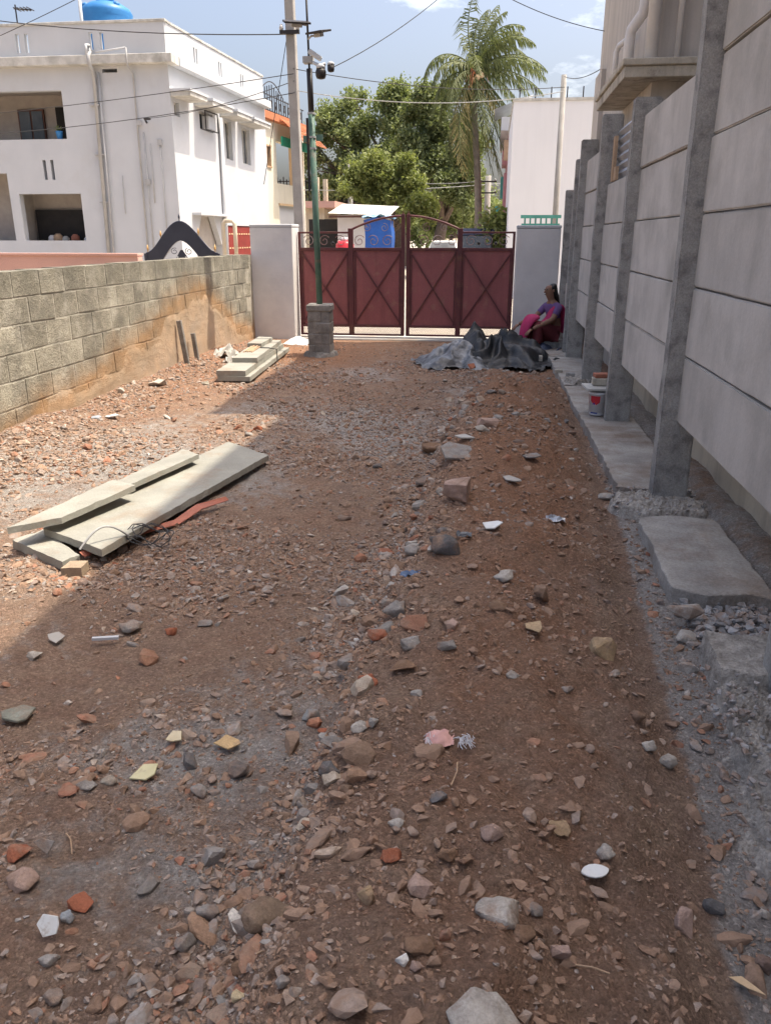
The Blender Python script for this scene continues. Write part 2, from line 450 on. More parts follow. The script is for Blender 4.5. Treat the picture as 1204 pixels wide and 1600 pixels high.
def gmat():
    m, N, L, P = nodes_of("red_soil")
    g = N.new("ShaderNodeNewGeometry")
    pos = g.outputs["Position"]
    f1 = ramp(N, L, nnoise(N, L, pos, 1.6, 7, 0.6), [(0.36, 0.0), (0.64, 1.0)])
    c = mixc(N, L, f1, (0.305,0.195,0.138), (0.275,0.198,0.154))
    f2 = ramp(N, L, nnoise(N, L, pos, 7, 6, 0.65), [(0.42, 0.0), (0.66, 1.0)])
    c = mixc(N, L, f2, c, (0.36,0.255,0.185))
    a = N.new("ShaderNodeAttribute"); a.attribute_name = "grey"
    gn = math_n(N, L, 'ADD', a.outputs["Fac"], math_n(N, L, 'MULTIPLY', math_n(N, L, 'SUBTRACT', nnoise(N, L, pos, 9, 7, 0.7), 0.5), 1.6))
    gf = ramp(N, L, gn, [(0.35, 0.0), (0.75, 1.0)])
    c = mixc(N, L, gf, c, mixc(N, L, f2, (0.36,0.325,0.295), (0.41,0.38,0.35)))
    a2 = N.new("ShaderNodeAttribute"); a2.attribute_name = "clay"
    cn2 = math_n(N, L, 'ADD', a2.outputs["Fac"], math_n(N, L, 'MULTIPLY', math_n(N, L, 'SUBTRACT', nnoise(N, L, pos, 5, 6, 0.7), 0.5), 1.2))
    c = mixc(N, L, ramp(N, L, cn2, [(0.3, 0.0), (0.8, 1.0)]), c, (0.325,0.185,0.118))
    # grains
    v = N.new("ShaderNodeTexVoronoi"); v.inputs["Scale"].default_value = 140
    L.new(pos, v.inputs["Vector"])
    hs = N.new("ShaderNodeSeparateColor"); L.new(v.outputs["Color"], hs.inputs[0])
    c = mixc(N, L, 1.0, c, ramp(N, L, hs.outputs[0], [(0.0, 0.80), (0.55, 1.0), (0.93, 1.12), (1.0, 1.55)]), 'MULTIPLY')
    c = mixc(N, L, 1.0, c, ramp(N, L, nnoise(N, L, pos, 45, 5, 0.75), [(0.28, 0.66), (0.72, 1.28)]), 'MULTIPLY')
    L.new(c, P.inputs["Base Color"])
    P.inputs["Roughness"].default_value = 1.0
    P.inputs["Specular IOR Level"].default_value = 0.1
    hh = math_n(N, L, 'ADD', math_n(N, L, 'MULTIPLY', nnoise(N, L, pos, 38, 8, 0.75), 1.0), math_n(N, L, 'MULTIPLY', v.outputs["Distance"], -0.25))
    bumpn(N, L, P, hh, 1.0, 0.032)
    return m
SOIL = gmat()

def gauss(x, y, cx, cy, rx, ry): return np.exp(-((x-cx)/rx)**2-((y-cy)/ry)**2)
def grey_amt(x, y):
    g = 0.26 + 0.55*fbm(x*0.9, y*0.9, 3, 61)
    g = g + 0.75*gauss(x, y, -1.45, 9.9, 0.6, 0.7) + 0.85*gauss(x, y, -1.1, 7.4, 0.55, 0.6) + 0.9*gauss(x, y, -0.85, 6.3, 0.32, 0.5)
    g = g + 0.6*gauss(x, y, -2.6, 5.6, 0.7, 1.1) + 0.5*gauss(x, y, -1.7, 5.2, 0.5, 0.6) + 0.45*gauss(x, y, -0.9, 1.6, 0.5, 0.25)
    g = g + 0.5*gauss(x, y, -0.95, 2.1, 0.35, 0.2) + 0.4*gauss(x, y, -0.6, 3.6, 0.25, 0.9)
    br = bank_r(y)
    g = g + 1.0*sstep(0.0, 0.10, x-br)*(1-0.4*sstep(8.5, 10.5, y))
    bl = bank_l(y)
    g = g - 0.55*sstep(0.0, 0.25, x-bl)*(1-sstep(-0.1, 0.05, x-br))
    g = g - 0.5*sstep(1.28, 1.4, x) - 0.8*sstep(11.5, 12.6, y)
    return g
def clay_amt(x, y):
    c = 0.15*fbm(x*0.6, y*0.6, 3, 71) + 0.35*sstep(5, 11, y) + 0.25*sstep(-2.3, -3.4, -(-x)) * 0
    t_ = np.clip((x-bank_l(y))/(bank_r(y)-bank_l(y)), 0, 1)
    c = c + 0.5*np.sin(math.pi*t_) + 0.55*gauss(x, y, -3.0, 11.8, 1.4, 1.8) + 0.45*gauss(x, y, 0.3, 5.5, 0.5, 3.0) + 0.35*gauss(x, y, -3.4, 7, 0.5, 3)
    return c

ys = [0.35]
while ys[-1] < 13.4: ys.append(ys[-1] + max(0.010, 0.0056*ys[-1]))
ys = np.array(ys); xs = np.arange(-4.05, 1.58, 0.016)
GX, GY = np.meshgrid(xs, ys)
GZ = hz(GX.ravel(), GY.ravel())
nx, ny = len(xs), len(ys)
idx = np.arange(nx*ny).reshape(ny, nx)
fc = np.stack([idx[:-1,:-1].ravel(), idx[:-1,1:].ravel(), idx[1:,1:].ravel(), idx[1:,:-1].ravel()], 1)
ground = mesh_np("ground", np.stack([GX.ravel(), GY.ravel(), GZ], 1), fc, SOIL, smooth=True,
                 attrs={"grey": grey_amt(GX.ravel(), GY.ravel()), "clay": clay_amt(GX.ravel(), GY.ravel())})
tag(ground, "red soil yard strewn with rubble between the two walls", kind="structure")
m = MB().box(-4.05, 1.58, -12, 0.36, -0.3, 0.0); tag(m.build("ground_behind", SOIL), "red soil behind the viewpoint", kind="structure").name = "ground"
land = MB().add([(-900,-900,-0.32),(900,-900,-0.32),(900,1500,-0.32),(-900,1500,-0.32)], [(0,1,2,3)]).build("terrain", LAND)
tag(land, "flat dry land reaching to the horizon", kind="structure")
road = MB().box(-70, 60, 13.95, 420, -0.3, -0.02).build("road", ROAD)
tag(road, "dusty street running away beyond the gate", kind="structure")
th = MB().box(-3.32, 0.42, 13.30, 13.945, -0.25, 0.035).build("threshold", THRESH, bevel=0.012)
tag(th, "pale concrete strip under the iron gate", kind="structure")
MB().box(-70, -4.4, -8, 13.94, -0.3, -0.06).build("neighbour_ground", LAND)["kind"] = "structure"

# ------------------------------------------------------------------ stones
def hull(npts, seed, squash=(1,1,0.7), boxy=0.0):
    r = random.Random(seed)
    bm = bmesh.new()
    for _ in range(npts):
        v = Vector((r.gauss(0,1), r.gauss(0,1), r.gauss(0,1))).normalized()*r.uniform(0.75, 1.0)
        if boxy:
            mx = max(abs(c) for c in v)
            v = v*(1-boxy) + v/mx*0.85*boxy
        bm.verts.new((v.x*squash[0], v.y*squash[1], v.z*squash[2]))
    res = bmesh.ops.convex_hull(bm, input=bm.verts)
    bmesh.ops.delete(bm, geom=[g for g in res["geom_interior"] if isinstance(g, bmesh.types.BMVert)], context='VERTS')
    bmesh.ops.triangulate(bm, faces=bm.faces)
    bm.verts.index_update()
    vs = np.array([v.co[:] for v in bm.verts])
    fs = np.array([[v.index for v in f.verts] for f in bm.faces])
    bm.free()
    return vs, fs
rng = np.random.default_rng(11)
PAL = np.array([(.26,.25,.24),(.31,.30,.285),(.22,.21,.20),(.37,.355,.33),(.23,.155,.11),(.27,.18,.125),(.29,.13,.085),(.33,.16,.10),(.19,.135,.10),
                (.42,.37,.31),(.56,.54,.50),(.16,.155,.155),(.29,.235,.19)])
PW = np.array([.13,.12,.11,.06,.14,.12,.07,.05,.08,.035,.012,.05,.07]); PW = PW/PW.sum(); PAL = PAL*1.08

def stone_density(x, y):
    bl, br = bank_l(y), bank_r(y)
    left = 1-sstep(-0.05, 0.2, x-bl)
    on_bank = (1-left)*(1-sstep(-0.05, 0.05, x-br))
    clump = np.clip(0.55+2.2*fbm(x*1.05, y*1.05, 4, 81, 0.6), 0.05, 1.5)
    d = left*clump + on_bank*(0.13+0.30*sstep(3.0, 5.0, y)*sstep(0.45, 0.7, vnoise(x*1.7, y*1.3, 55)))*(0.6+0.8*vnoise(x*2, y*2, 5)) + 0.42*sstep(0, 0.05, x-br)
    d = d + 1.0*np.exp(-((x-bl-0.02)/0.17)**2)*(y < 8.5)*sstep(0.3, 0.5, vnoise(x*0+2, y*1.6, 8)) + 0.6*gauss(x, y, 0.1, 6.3, 0.45, 0.9)
    d = d + 0.5*np.exp(-((x+3.6)/0.4)**2)
    for cx, cy, r in ((-1.25, 1.75, 0.16), (-1.15, 2.75, 0.25), (-0.65, 2.35, 0.12), (-2.0, 2.6, 0.2), (0.25, 2.3, 0.22)):
        d = d*(1-0.85*gauss(x, y, cx, cy, r*1.6, r))
    d = d*(1-0.7*sstep(11.5, 12.8, y))
    return np.clip(d, 0, 1.3)

def scatter(n, ymax, smin, smax, power, seed, xr=(-3.9, 1.2), ymin=0.9, near=True):
    r = np.random.default_rng(seed)
    x = r.uniform(xr[0], xr[1], n*5)
    y = ymin + (ymax-ymin)*(r.uniform(0, 1, n*5)**(1.35 if near else 1.0))
    k = r.uniform(0, 1.3, n*5) < stone_density(x, y)
    x, y = x[k][:n], y[k][:n]
    n = len(x)
    u = r.uniform(0, 1, n)
    s = smin*(1-u*(1-(smin/smax)**power))**(-1/power)
    return x, y, s, r

def stuff_mesh(name, x, y, s, r, templates, label, sink=0.12):
    n = len(x)
    z = hz(x, y)
    ti = r.integers(0, len(templates), n)
    az = r.uniform(0, 2*math.pi, n)
    tl = r.normal(0, 0.20, n); tm = r.normal(0, 0.20, n)
    col = PAL[r.choice(len(PAL), n, p=PW)]*r.uniform(0.8, 1.2, (n,1))
    # soil tinted stones on the bank, redder far down the yard
    bl = bank_l(y)
    soil = np.array([.31,.205,.145])
    w = np.clip(0.30+0.30*(x > bl+0.1)*(x < bank_r(y)) + r.normal(0, 0.15, n), 0, 0.85)[:,None]
    col = col*(1-w)+soil*w
    V, F, Cc = [], [], []
    base = 0
    for t, (tv, tf) in enumerate(templates):
        q = np.where(ti == t)[0]
        if not len(q): continue
        c, sn = np.cos(az[q]), np.sin(az[q])
        sx = s[q]*r.uniform(0.85, 1.25, len(q)); sy = s[q]*r.uniform(0.7, 1.05, len(q)); sz = s[q]*r.uniform(0.5, 1.0, len(q))
        vx = tv[None,:,0]*sx[:,None]; vy = tv[None,:,1]*sy[:,None]; vz = tv[None,:,2]*sz[:,None]
        vz = vz + vx*tl[q][:,None] + vy*tm[q][:,None]
        wx = vx*c[:,None]-vy*sn[:,None]+x[q][:,None]
        wy = vx*sn[:,None]+vy*c[:,None]+y[q][:,None]
        wz = vz + (z[q]+sz*sink)[:,None]
        V.append(np.stack([wx, wy, wz], 2).reshape(-1, 3))
        k = len(tv)
        F.append((tf[None]+(base+np.arange(len(q))*k)[:,None,None]).reshape(-1, 3))
        Cc.append(np.repeat(col[q], len(tf), 0))
        base += len(q)*k
    o = mesh_np(name, np.concatenate(V), np.concatenate(F), GRAVEL, fcol=np.concatenate(Cc))
    return tag(o, label, "gravel", kind="stuff")

def gravelmat():
    m, N, L, P = nodes_of("gravel_stones")
    a = N.new("ShaderNodeAttribute"); a.attribute_name = "tint"
    g = N.new("ShaderNodeNewGeometry")
    n1 = nnoise(N, L, g.outputs["Position"], 55, 4, 0.7)
    c = mixc(N, L, 1.0, a.outputs["Color"], ramp(N, L, n1, [(0.3, 0.72), (0.7, 1.25)]), 'MULTIPLY')
    dust = ramp(N, L, nnoise(N, L, g.outputs["Position"], 24, 4, 0.7), [(0.42, 0.0), (0.64, 0.85)])
    c = mixc(N, L, dust, c, (0.31,0.21,0.15))
    L.new(c, P.inputs["Base Color"])
    P.inputs["Roughness"].default_value = 1.0
    P.inputs["Specular IOR Level"].default_value = 0.15
    bumpn(N, L, P, nnoise(N, L, g.outputs["Position"], 130, 5, 0.7), 0.6, 0.005)
    return m
GRAVEL = gravelmat()
T_fine = [hull(8, 100+i, (1,0.9,0.7)) for i in range(6)]
T_mid = [hull(11, 200+i, (1,0.88,0.74), boxy=(i % 3)*0.3) for i in range(12)]
def lump(seed, boxy):
    # rounded, dented lump of rubble with 80 faces
    bm = bmesh.new()
    bmesh.ops.create_icosphere(bm, subdivisions=2, radius=1.0)
    r = random.Random(seed)
    planes = [(Vector((r.gauss(0,1), r.gauss(0,1), r.gauss(0,1))).normalized(), r.uniform(0.42, 0.75)) for _ in range(12)]
    for v in bm.verts:
        p = v.co.normalized()
        for n, d in planes:
            k = p.dot(n)
            if k > d: p = p - n*(k-d)*0.92
        p = p*(1+0.10*mnoise.fractal(p*1.8+Vector((seed,0,0)), 1, 2, 3))
        v.co = Vector((p.x, p.y*0.85, p.z*0.72))
    bmesh.ops.triangulate(bm, faces=bm.faces)
    bm.verts.index_update()
    vs = np.array([v.co[:] for v in bm.verts]); fs = np.array([[v.index for v in f.verts] for f in bm.faces])
    bm.free()
    return vs, fs
T_lump = [lump(700+i, 0) for i in range(10)]
stuff_mesh("gravel", *scatter(54000, 13.0, 0.007, 0.028, 2.0, 3, near=True), T_mid, "scattered broken stone and brick chips over the red soil")
stuff_mesh("grit", *scatter(34000, 4.2, 0.0035, 0.010, 1.8, 4), T_fine, "fine grit and soil crumbs covering the nearer soil")

stuff_mesh("rubble", *scatter(4300, 10.5, 0.016, 0.055, 2.3, 33, near=True), T_lump, "fist sized broken brick and concrete lying thick at the foot of the bank")

# soil clods on the bank
rc = np.random.default_rng(51)
yc = 0.9+8.0*rc.uniform(0, 1, 5200)**1.5
tcl = rc.uniform(0.02, 0.98, 5200)
xc = bank_l(yc)+(bank_r(yc)-bank_l(yc))*tcl
kc = rc.uniform(0, 1, 5200) < np.clip(0.35+1.8*fbm(xc*2.0, yc*2.0, 3, 101), 0.05, 1)
xc, yc = xc[kc], yc[kc]
sc_ = 0.005*(1-rc.uniform(0, 1, len(xc))*(1-(0.005/0.028)**1.7))**(-1/1.7)
PAL_keep, PW_keep = PAL, PW
PAL = np.array([(.25,.155,.105),(.29,.185,.125),(.21,.135,.095),(.27,.15,.09)]); PW = np.array([.3,.3,.2,.2])
stuff_mesh("soil_clods", xc, yc, sc_, rc, T_mid, "reddish brown soil clods over the long bank", sink=0.2)
PAL, PW = PAL_keep, PW_keep

# a second, denser heap of chips in the sun along the block wall
xx, yy, ss, rr = scatter(3800, 12.0, 0.012, 0.045, 2.0, 14, xr=(-3.9, -2.0), ymin=2.4, near=False)
stuff_mesh("gravel", xx, yy, ss, rr, T_mid, "pale rubble chips heaped in the sun along the block wall")

# 300 larger stones as pieces of the ground
meshes = []
for i in range(26):
    tv, tf = lump(900+i, 0) if i % 3 else hull(18, 300+i, (1, rnd.uniform(0.6,0.95), rnd.uniform(0.5,0.8)), boxy=rnd.choice((0,0.2,0.5,0.7)))
    me = bpy.data.meshes.new("stone")
    me.from_pydata(tv.tolist(), [], tf.tolist())
    me.materials.append(ROCKM)
    meshes.append(me)
sx_, sy_, ss_, r_ = scatter(300, 11.0, 0.024, 0.058, 2.2, 9, near=True)
# most of them lie along the foot of the bank and on its far end
r2 = np.random.default_rng(77)
ya = r2.uniform(1.2, 8.4, 120); sx_[:120] = bank_l(ya)+r2.normal(0.06, 0.13, 120); sy_[:120] = ya
sx_[120:185] = r2.uniform(-0.15, 0.80, 65); sy_[120:185] = r2.uniform(5.4, 10.2, 65)
ss_[:185] = 0.028*(1-r2.uniform(0, 1, 185)*(1-(0.028/0.085)**1.9))**(-1/1.9)
for i in range(len(sx_)):
    o = bpy.data.objects.new("stone", meshes[i % 26])
    link(o, ground)
    s = ss_[i]
    o.scale = (s*r_.uniform(0.8,1.25), s*r_.uniform(0.75,1.1), s*r_.uniform(0.7,1.05))
    o.rotation_euler = (r_.normal(0,0.3), r_.normal(0,0.3), r_.uniform(0,6.28))
    o.location = (sx_[i], sy_[i], hz1(sx_[i], sy_[i]) + s*0.10)
    c = PAL[r_.choice(len(PAL), p=PW)]*r_.uniform(0.85, 1.2)
    o.color = (*c, 1)

# labelled rocks
def rock_mesh(w, asp, kind, seed):
    r = random.Random(seed)
    if kind in ('flat', 'oval'):
        n = r.randint(4, 6) if kind == 'flat' else 14
        pts = []
        for k in range(n):
            a = 2*math.pi*(k+(r.uniform(-0.3,0.3) if kind == 'flat' else 0))/n
            rad = r.uniform(0.6, 1.15) if kind == 'flat' else 1.0
            if kind == 'oval': pts.append((math.cos(a)*0.5*w, math.copysign(abs(math.sin(a))**1.4, math.sin(a))*0.27*w))
            else: pts.append((math.cos(a)*0.5*w*rad, math.sin(a)*0.42*w*rad))
        t = max(0.005, 0.06*w)
        b = MB().prism(pts, 'z', -t*0.5, t*0.5)
        me = bpy.data.meshes.new("s")
        me.from_pydata(b.v, [], b.f)
        bm = bmesh.new(); bm.from_mesh(me)
        bmesh.ops.recalc_face_normals(bm, faces=bm.faces)
        bmesh.ops.bevel(bm, geom=list(bm.edges), offset=t*0.18, segments=1, affect='EDGES')
        bm.to_mesh(me); bm.free()
        return me
    boxy = 0.75 if kind == 'block' else 0.2
    tv, tf = hull(18 if kind == 'rough' else 12, seed, (0.5*w, 0.42*w, 0.5*w*min(1.0, max(0.42, asp*0.85))), boxy)
    bm = bmesh.new()
    vs = [bm.verts.new(v) for v in tv]
    for f in tf: bm.faces.new([vs[i] for i in f])
    bmesh.ops.bevel(bm, geom=list(bm.edges), offset=0.035*w, segments=1, affect='EDGES', clamp_overlap=True)
    bmesh.ops.subdivide_edges(bm, edges=[e for e in bm.edges if e.calc_length() > 0.15*w], cuts=2, use_grid_fill=True)
    bmesh.ops.triangulate(bm, faces=bm.faces)
    amp = 0.07*w if kind == 'rough' else 0.03*w
    for v in bm.verts:
        p = v.co/w*3.5 + Vector((seed*3.1, 0, seed*1.7))
        d = mnoise.fractal(p, 0.8, 2.2, 4)
        v.co += v.co.normalized()*d*amp
    me = bpy.data.meshes.new("r")
    bm.to_mesh(me); bm.free()
    me.polygons.foreach_set("use_smooth", [kind == 'rough']*len(me.polygons))
    return me
ROCKS = [
 (-0.11, 4.26, 0.261, 0.86, 'block', (0.38, 0.28, 0.24), 'largest boulder in the middle of the yard, brown with a pale top'),
 (-0.4, 6.11, 0.257, 0.64, 'rough', (0.21, 0.135, 0.09), 'reddish brown rock touching the flat slate piece behind the big boulder'),
 (-0.17, 5.13, 0.275, 0.5, 'flat', (0.27, 0.26, 0.25), 'jagged grey slate piece lying behind the big boulder'),
 (-0.15, 5.34, 0.186, 0.29, 'flat', (0.42, 0.4, 0.37), 'pale narrow stone resting above the jagged grey slate'),
 (0.02, 5.76, 0.199, 0.62, 'block', (0.38, 0.28, 0.24), 'pale pinkish block poking from the soil bank near the plastic heap'),
 (-0.16, 3.47, 0.194, 0.72, 'rough', (0.13, 0.13, 0.135), 'dark rounded concrete lump in front of the big boulder'),
 (-0.32, 3.57, 0.113, 0.61, 'rough', (0.27, 0.26, 0.25), 'smooth grey stone just left of the dark rounded lump'),
 (0.06, 3.7, 0.114, 0.36, 'flat', (0.72, 0.74, 0.74), 'white sliver of tile on the bank right of the big boulder'),
 (0.18, 4.64, 0.132, 0.38, 'flat', (0.42, 0.4, 0.37), 'pale tile fragment on the soil bank behind the white sliver'),
 (0.32, 5.17, 0.146, 0.38, 'flat', (0.27, 0.26, 0.25), 'grey flat stone on the soil bank opposite the jagged slate'),
 (0.5, 2.8, 0.155, 0.84, 'block', (0.4, 0.3, 0.19), 'large orange tan broken block near the footing edge'),
 (0.51, 2.64, 0.066, 0.5, 'rough', (0.42, 0.4, 0.37), 'small pale stone tucked under the orange tan block'),
 (0.9, 3.24, 0.174, 0.48, 'block', (0.42, 0.4, 0.37), 'pale concrete chunk sitting on top of another beside the broken footing'),
 (0.88, 3.13, 0.142, 0.42, 'block', (0.42, 0.4, 0.37), 'low concrete chunk under the pale chunk beside the broken footing'),
 (0.84, 2.87, 0.086, 0.76, 'block', (0.42, 0.4, 0.37), 'concrete lump at the corner of the crumbled footing'),
 (0.63, 2.24, 0.071, 1.0, 'rough', (0.42, 0.4, 0.37), 'grey egg shaped stone lying alone right of the bank'),
 (0.54, 1.57, 0.075, 1.21, 'block', (0.38, 0.28, 0.24), 'upright brownish stone at the grey dust edge, bottom right'),
 (0.32, 1.62, 0.077, 0.67, 'oval', (0.72, 0.74, 0.74), 'white pointed oval tile shard on bare soil'),
 (0.08, 1.36, 0.121, 0.67, 'rough', (0.42, 0.4, 0.37), 'large pale pitted concrete lump near the bottom middle'),
 (-0.1, 1.4, 0.075, 0.62, 'block', (0.38, 0.28, 0.24), 'pinkish grey stone with a flat top left of the pitted lump'),
 (0.04, 1.08, 0.169, 0.31, 'rough', (0.42, 0.4, 0.37), 'broad pale boulder cut by the bottom edge of the picture'),
 (-0.09, 1.23, 0.079, 0.63, 'rough', (0.21, 0.135, 0.09), 'brown rounded stone left of and below the pitted lump'),
 (0.16, 1.41, 0.049, 0.88, 'rough', (0.27, 0.26, 0.25), 'round grey stone touching the right of the pitted lump'),
 (0.13, 1.32, 0.063, 0.61, 'rough', (0.21, 0.135, 0.09), 'brown stone half sunk just below the pitted lump'),
 (0.21, 1.33, 0.055, 1.05, 'block', (0.38, 0.28, 0.24), 'squarish brown stone alone in the soil at bottom centre right'),
 (0.24, 1.73, 0.074, 0.59, 'rough', (0.4, 0.3, 0.19), 'smooth tan pebble on the bare bank above the oval shard'),
 (0.35, 1.68, 0.063, 0.68, 'rough', (0.42, 0.4, 0.37), 'pale triangular stone just above the oval shard'),
 (0.06, 1.59, 0.063, 0.9, 'rough', (0.38, 0.28, 0.24), 'dull pinkish stone half buried left of the tan pebble'),
 (-0.05, 1.52, 0.062, 0.9, 'rough', (0.21, 0.135, 0.09), 'brown stone leaning in the soil above the pinkish flat topped one'),
 (-0.18, 1.49, 0.061, 0.7, 'rough', (0.32, 0.12, 0.07), 'brick red lump left of the leaning brown stone'),
 (-0.18, 1.61, 0.052, 0.62, 'rough', (0.42, 0.4, 0.37), 'light grey pebble alone on the lower bank'),
 (-0.08, 1.68, 0.056, 0.82, 'rough', (0.13, 0.13, 0.135), 'dark clod below the pink cloth scrap'),
 (-0.22, 1.35, 0.054, 1.21, 'block', (0.4, 0.3, 0.19), 'tan layered stone standing at the foot of the bank'),
 (-0.45, 1.35, 0.135, 0.72, 'rough', (0.2, 0.15, 0.11), 'big cracked clay lump at the lower left of the bank'),
 (-0.54, 1.48, 0.055, 1.76, 'flat', (0.27, 0.26, 0.25), 'tilted grey stone leaning on the cracked clay lump'),
 (-0.65, 1.49, 0.075, 0.57, 'rough', (0.27, 0.26, 0.25), 'grey oblong stone left of the cracked clay lump'),
 (-0.67, 1.39, 0.063, 1.1, 'rough', (0.27, 0.26, 0.25), 'grey stone half sunk below the oblong stone'),
 (-1.0, 1.36, 0.069, 1.05, 'flat', (0.72, 0.74, 0.74), 'white broken tile among pebbles at lower left'),
 (-0.97, 1.3, 0.055, 0.72, 'rough', (0.27, 0.26, 0.25), 'grey pebble touching the lower edge of the white broken tile'),
 (-0.99, 1.42, 0.055, 0.59, 'rough', (0.25, 0.28, 0.31), 'bluish grey pebble touching the top of the white broken tile'),
 (-0.98, 1.47, 0.079, 0.46, 'block', (0.32, 0.12, 0.07), 'long brick fragment behind the bluish pebble'),
 (-1.0, 2.17, 0.083, 0.84, 'flat', (0.6, 0.52, 0.35), 'cream tile shard with rounded corner, topmost of three'),
 (-1.03, 1.99, 0.103, 0.76, 'flat', (0.6, 0.56, 0.34), 'greenish cream tile shard, largest of three near the left'),
 (-0.82, 2.17, 0.087, 0.65, 'flat', (0.55, 0.4, 0.22), 'yellowish tan tile shard right of the other two cream shards'),
 (-0.9, 2.06, 0.071, 1.29, 'block', (0.13, 0.13, 0.135), 'dark grey stone standing between the three tile shards'),
 (-0.74, 2.03, 0.094, 0.78, 'rough', (0.13, 0.13, 0.135), 'dark rough stone right of the standing dark stone'),
 (-0.83, 1.92, 0.071, 0.78, 'rough', (0.27, 0.26, 0.25), 'grey stone below the standing dark stone'),
 (-1.18, 1.9, 0.072, 0.56, 'rough', (0.27, 0.26, 0.25), 'left one of two grey pebbles lying end to end'),
 (-1.13, 1.94, 0.069, 0.65, 'rough', (0.3, 0.28, 0.24), 'right one of two grey pebbles lying end to end'),
 (-1.63, 2.25, 0.176, 0.5, 'flat', (0.22, 0.24, 0.21), 'large flat greenish grey slab at the left edge'),
 (-1.16, 1.51, 0.105, 0.71, 'rough', (0.38, 0.28, 0.24), 'pinkish boulder at the left edge above the white tile'),
 (-1.23, 1.6, 0.089, 0.6, 'rough', (0.32, 0.12, 0.07), 'reddish stone at the left edge behind the pinkish boulder'),
 (-1.16, 1.62, 0.061, 1.18, 'flat', (0.27, 0.26, 0.25), 'flat grey stone standing at left behind the pinkish boulder'),
 (-0.91, 1.22, 0.067, 0.61, 'rough', (0.27, 0.26, 0.25), 'grey rounded stone near the bottom left corner'),
 (-0.81, 1.21, 0.055, 0.74, 'rough', (0.21, 0.135, 0.09), 'brown clod near the bottom edge at left'),
 (-0.46, 1.17, 0.043, 1.06, 'block', (0.6, 0.52, 0.35), 'cream chip standing near the bottom edge, left of centre'),
 (-0.48, 1.24, 0.05, 0.94, 'rough', (0.21, 0.135, 0.09), 'brown stone above the standing cream chip'),
 (-0.35, 1.13, 0.038, 1.07, 'rough', (0.27, 0.26, 0.25), 'grey split stone right of the standing cream chip'),
 (-0.32, 1.1, 0.037, 0.73, 'rough', (0.42, 0.4, 0.37), 'pale porous stone beside the grey split stone'),
 (-0.12, 1.19, 0.031, 1.0, 'block', (0.72, 0.74, 0.74), 'white angular chip at bottom centre'),
 (-0.09, 1.18, 0.033, 0.77, 'rough', (0.38, 0.28, 0.24), 'pinkish chip touching the white angular chip'),
 (-0.04, 1.27, 0.032, 1.17, 'block', (0.32, 0.12, 0.07), 'brick red chip right of the brown rounded stone'),
 (-0.42, 1.99, 0.078, 0.6, 'block', (0.27, 0.26, 0.25), 'flat topped grey stone at the foot of the bank left of the pink cloth'),
 (-0.58, 2.4, 0.079, 0.88, 'rough', (0.3, 0.32, 0.33), 'bluish grey stone behind the flat topped grey stone'),
 (-0.52, 2.32, 0.05, 1.36, 'rough', (0.32, 0.12, 0.07), 'small red stone between two grey stones at the bank foot'),
 (-0.34, 2.03, 0.067, 0.65, 'rough', (0.42, 0.4, 0.37), 'crumbling pale mortar lump on the bank left of the pink cloth'),
 (-0.4, 1.85, 0.081, 0.77, 'rough', (0.13, 0.13, 0.135), 'dark stone in the shade below the flat topped grey stone'),
 (-0.24, 2.58, 0.095, 0.85, 'rough', (0.27, 0.26, 0.25), 'grey pointed rock at the middle of the bank foot'),
 (-0.38, 2.75, 0.106, 0.62, 'rough', (0.32, 0.12, 0.07), 'brick red rock at the middle of the bank foot'),
 (-0.24, 2.73, 0.124, 0.72, 'block', (0.3, 0.16, 0.11), 'reddish brown chunk behind the grey pointed rock'),
 (-0.33, 2.91, 0.122, 0.74, 'rough', (0.27, 0.26, 0.25), 'grey brown rock behind the red rocks of the bank foot'),
 (-0.37, 2.4, 0.095, 0.67, 'rough', (0.32, 0.12, 0.07), 'dark red rock in front of the brick red one at the bank foot'),
 (-0.26, 2.43, 0.118, 0.46, 'block', (0.21, 0.135, 0.09), 'long brown rock in front of the grey pointed rock'),
 (-0.1, 2.53, 0.088, 0.63, 'rough', (0.27, 0.26, 0.25), 'grey lump right of the grey pointed rock'),
 (-0.09, 2.69, 0.078, 0.81, 'rough', (0.38, 0.28, 0.24), 'pinkish lump behind the grey lump on the bank'),
 (0.08, 2.87, 0.097, 0.68, 'rough', (0.21, 0.135, 0.09), 'brown lump on the bank behind the tan flat shard'),
 (0.28, 3.14, 0.11, 0.9, 'rough', (0.21, 0.135, 0.09), 'reddish brown rock alone on the upper bank'),
 (0.22, 2.76, 0.094, 0.37, 'flat', (0.4, 0.3, 0.19), 'tan flat shard lying on the upper bank'),
 (0.11, 3.22, 0.118, 0.43, 'rough', (0.42, 0.4, 0.37), 'pale weathered concrete crust on the upper bank'),
 (0.13, 2.41, 0.062, 0.64, 'rough', (0.42, 0.4, 0.37), 'pale pebble alone on the middle bank'),
 (0.8, 5.02, 0.15, 0.56, 'rough', (0.42, 0.4, 0.37), 'pale rounded stone beside the second footing slab'),
 (0.55, 2.38, 0.078, 0.72, 'rough', (0.21, 0.135, 0.09), 'brown clod at the bank edge below the orange tan block'),
 (0.57, 2.25, 0.062, 0.87, 'rough', (0.42, 0.4, 0.37), 'crumbly pale lump left of the egg shaped stone'),
 (-1.79, 2.81, 0.088, 0.56, 'flat', (0.42, 0.4, 0.37), 'pale flat chip in the shade at left, right one of a pair'),
 (-1.81, 2.68, 0.075, 0.64, 'block', (0.42, 0.4, 0.37), 'pale square chip in the shade at left, in front of the flat one'),
 (-1.35, 2.74, 0.117, 0.64, 'block', (0.27, 0.15, 0.1), 'brown brick half in the rubble below the slabs'),
 (-1.35, 2.99, 0.074, 0.77, 'rough', (0.32, 0.12, 0.07), 'round brick red stone in the rubble below the slabs'),
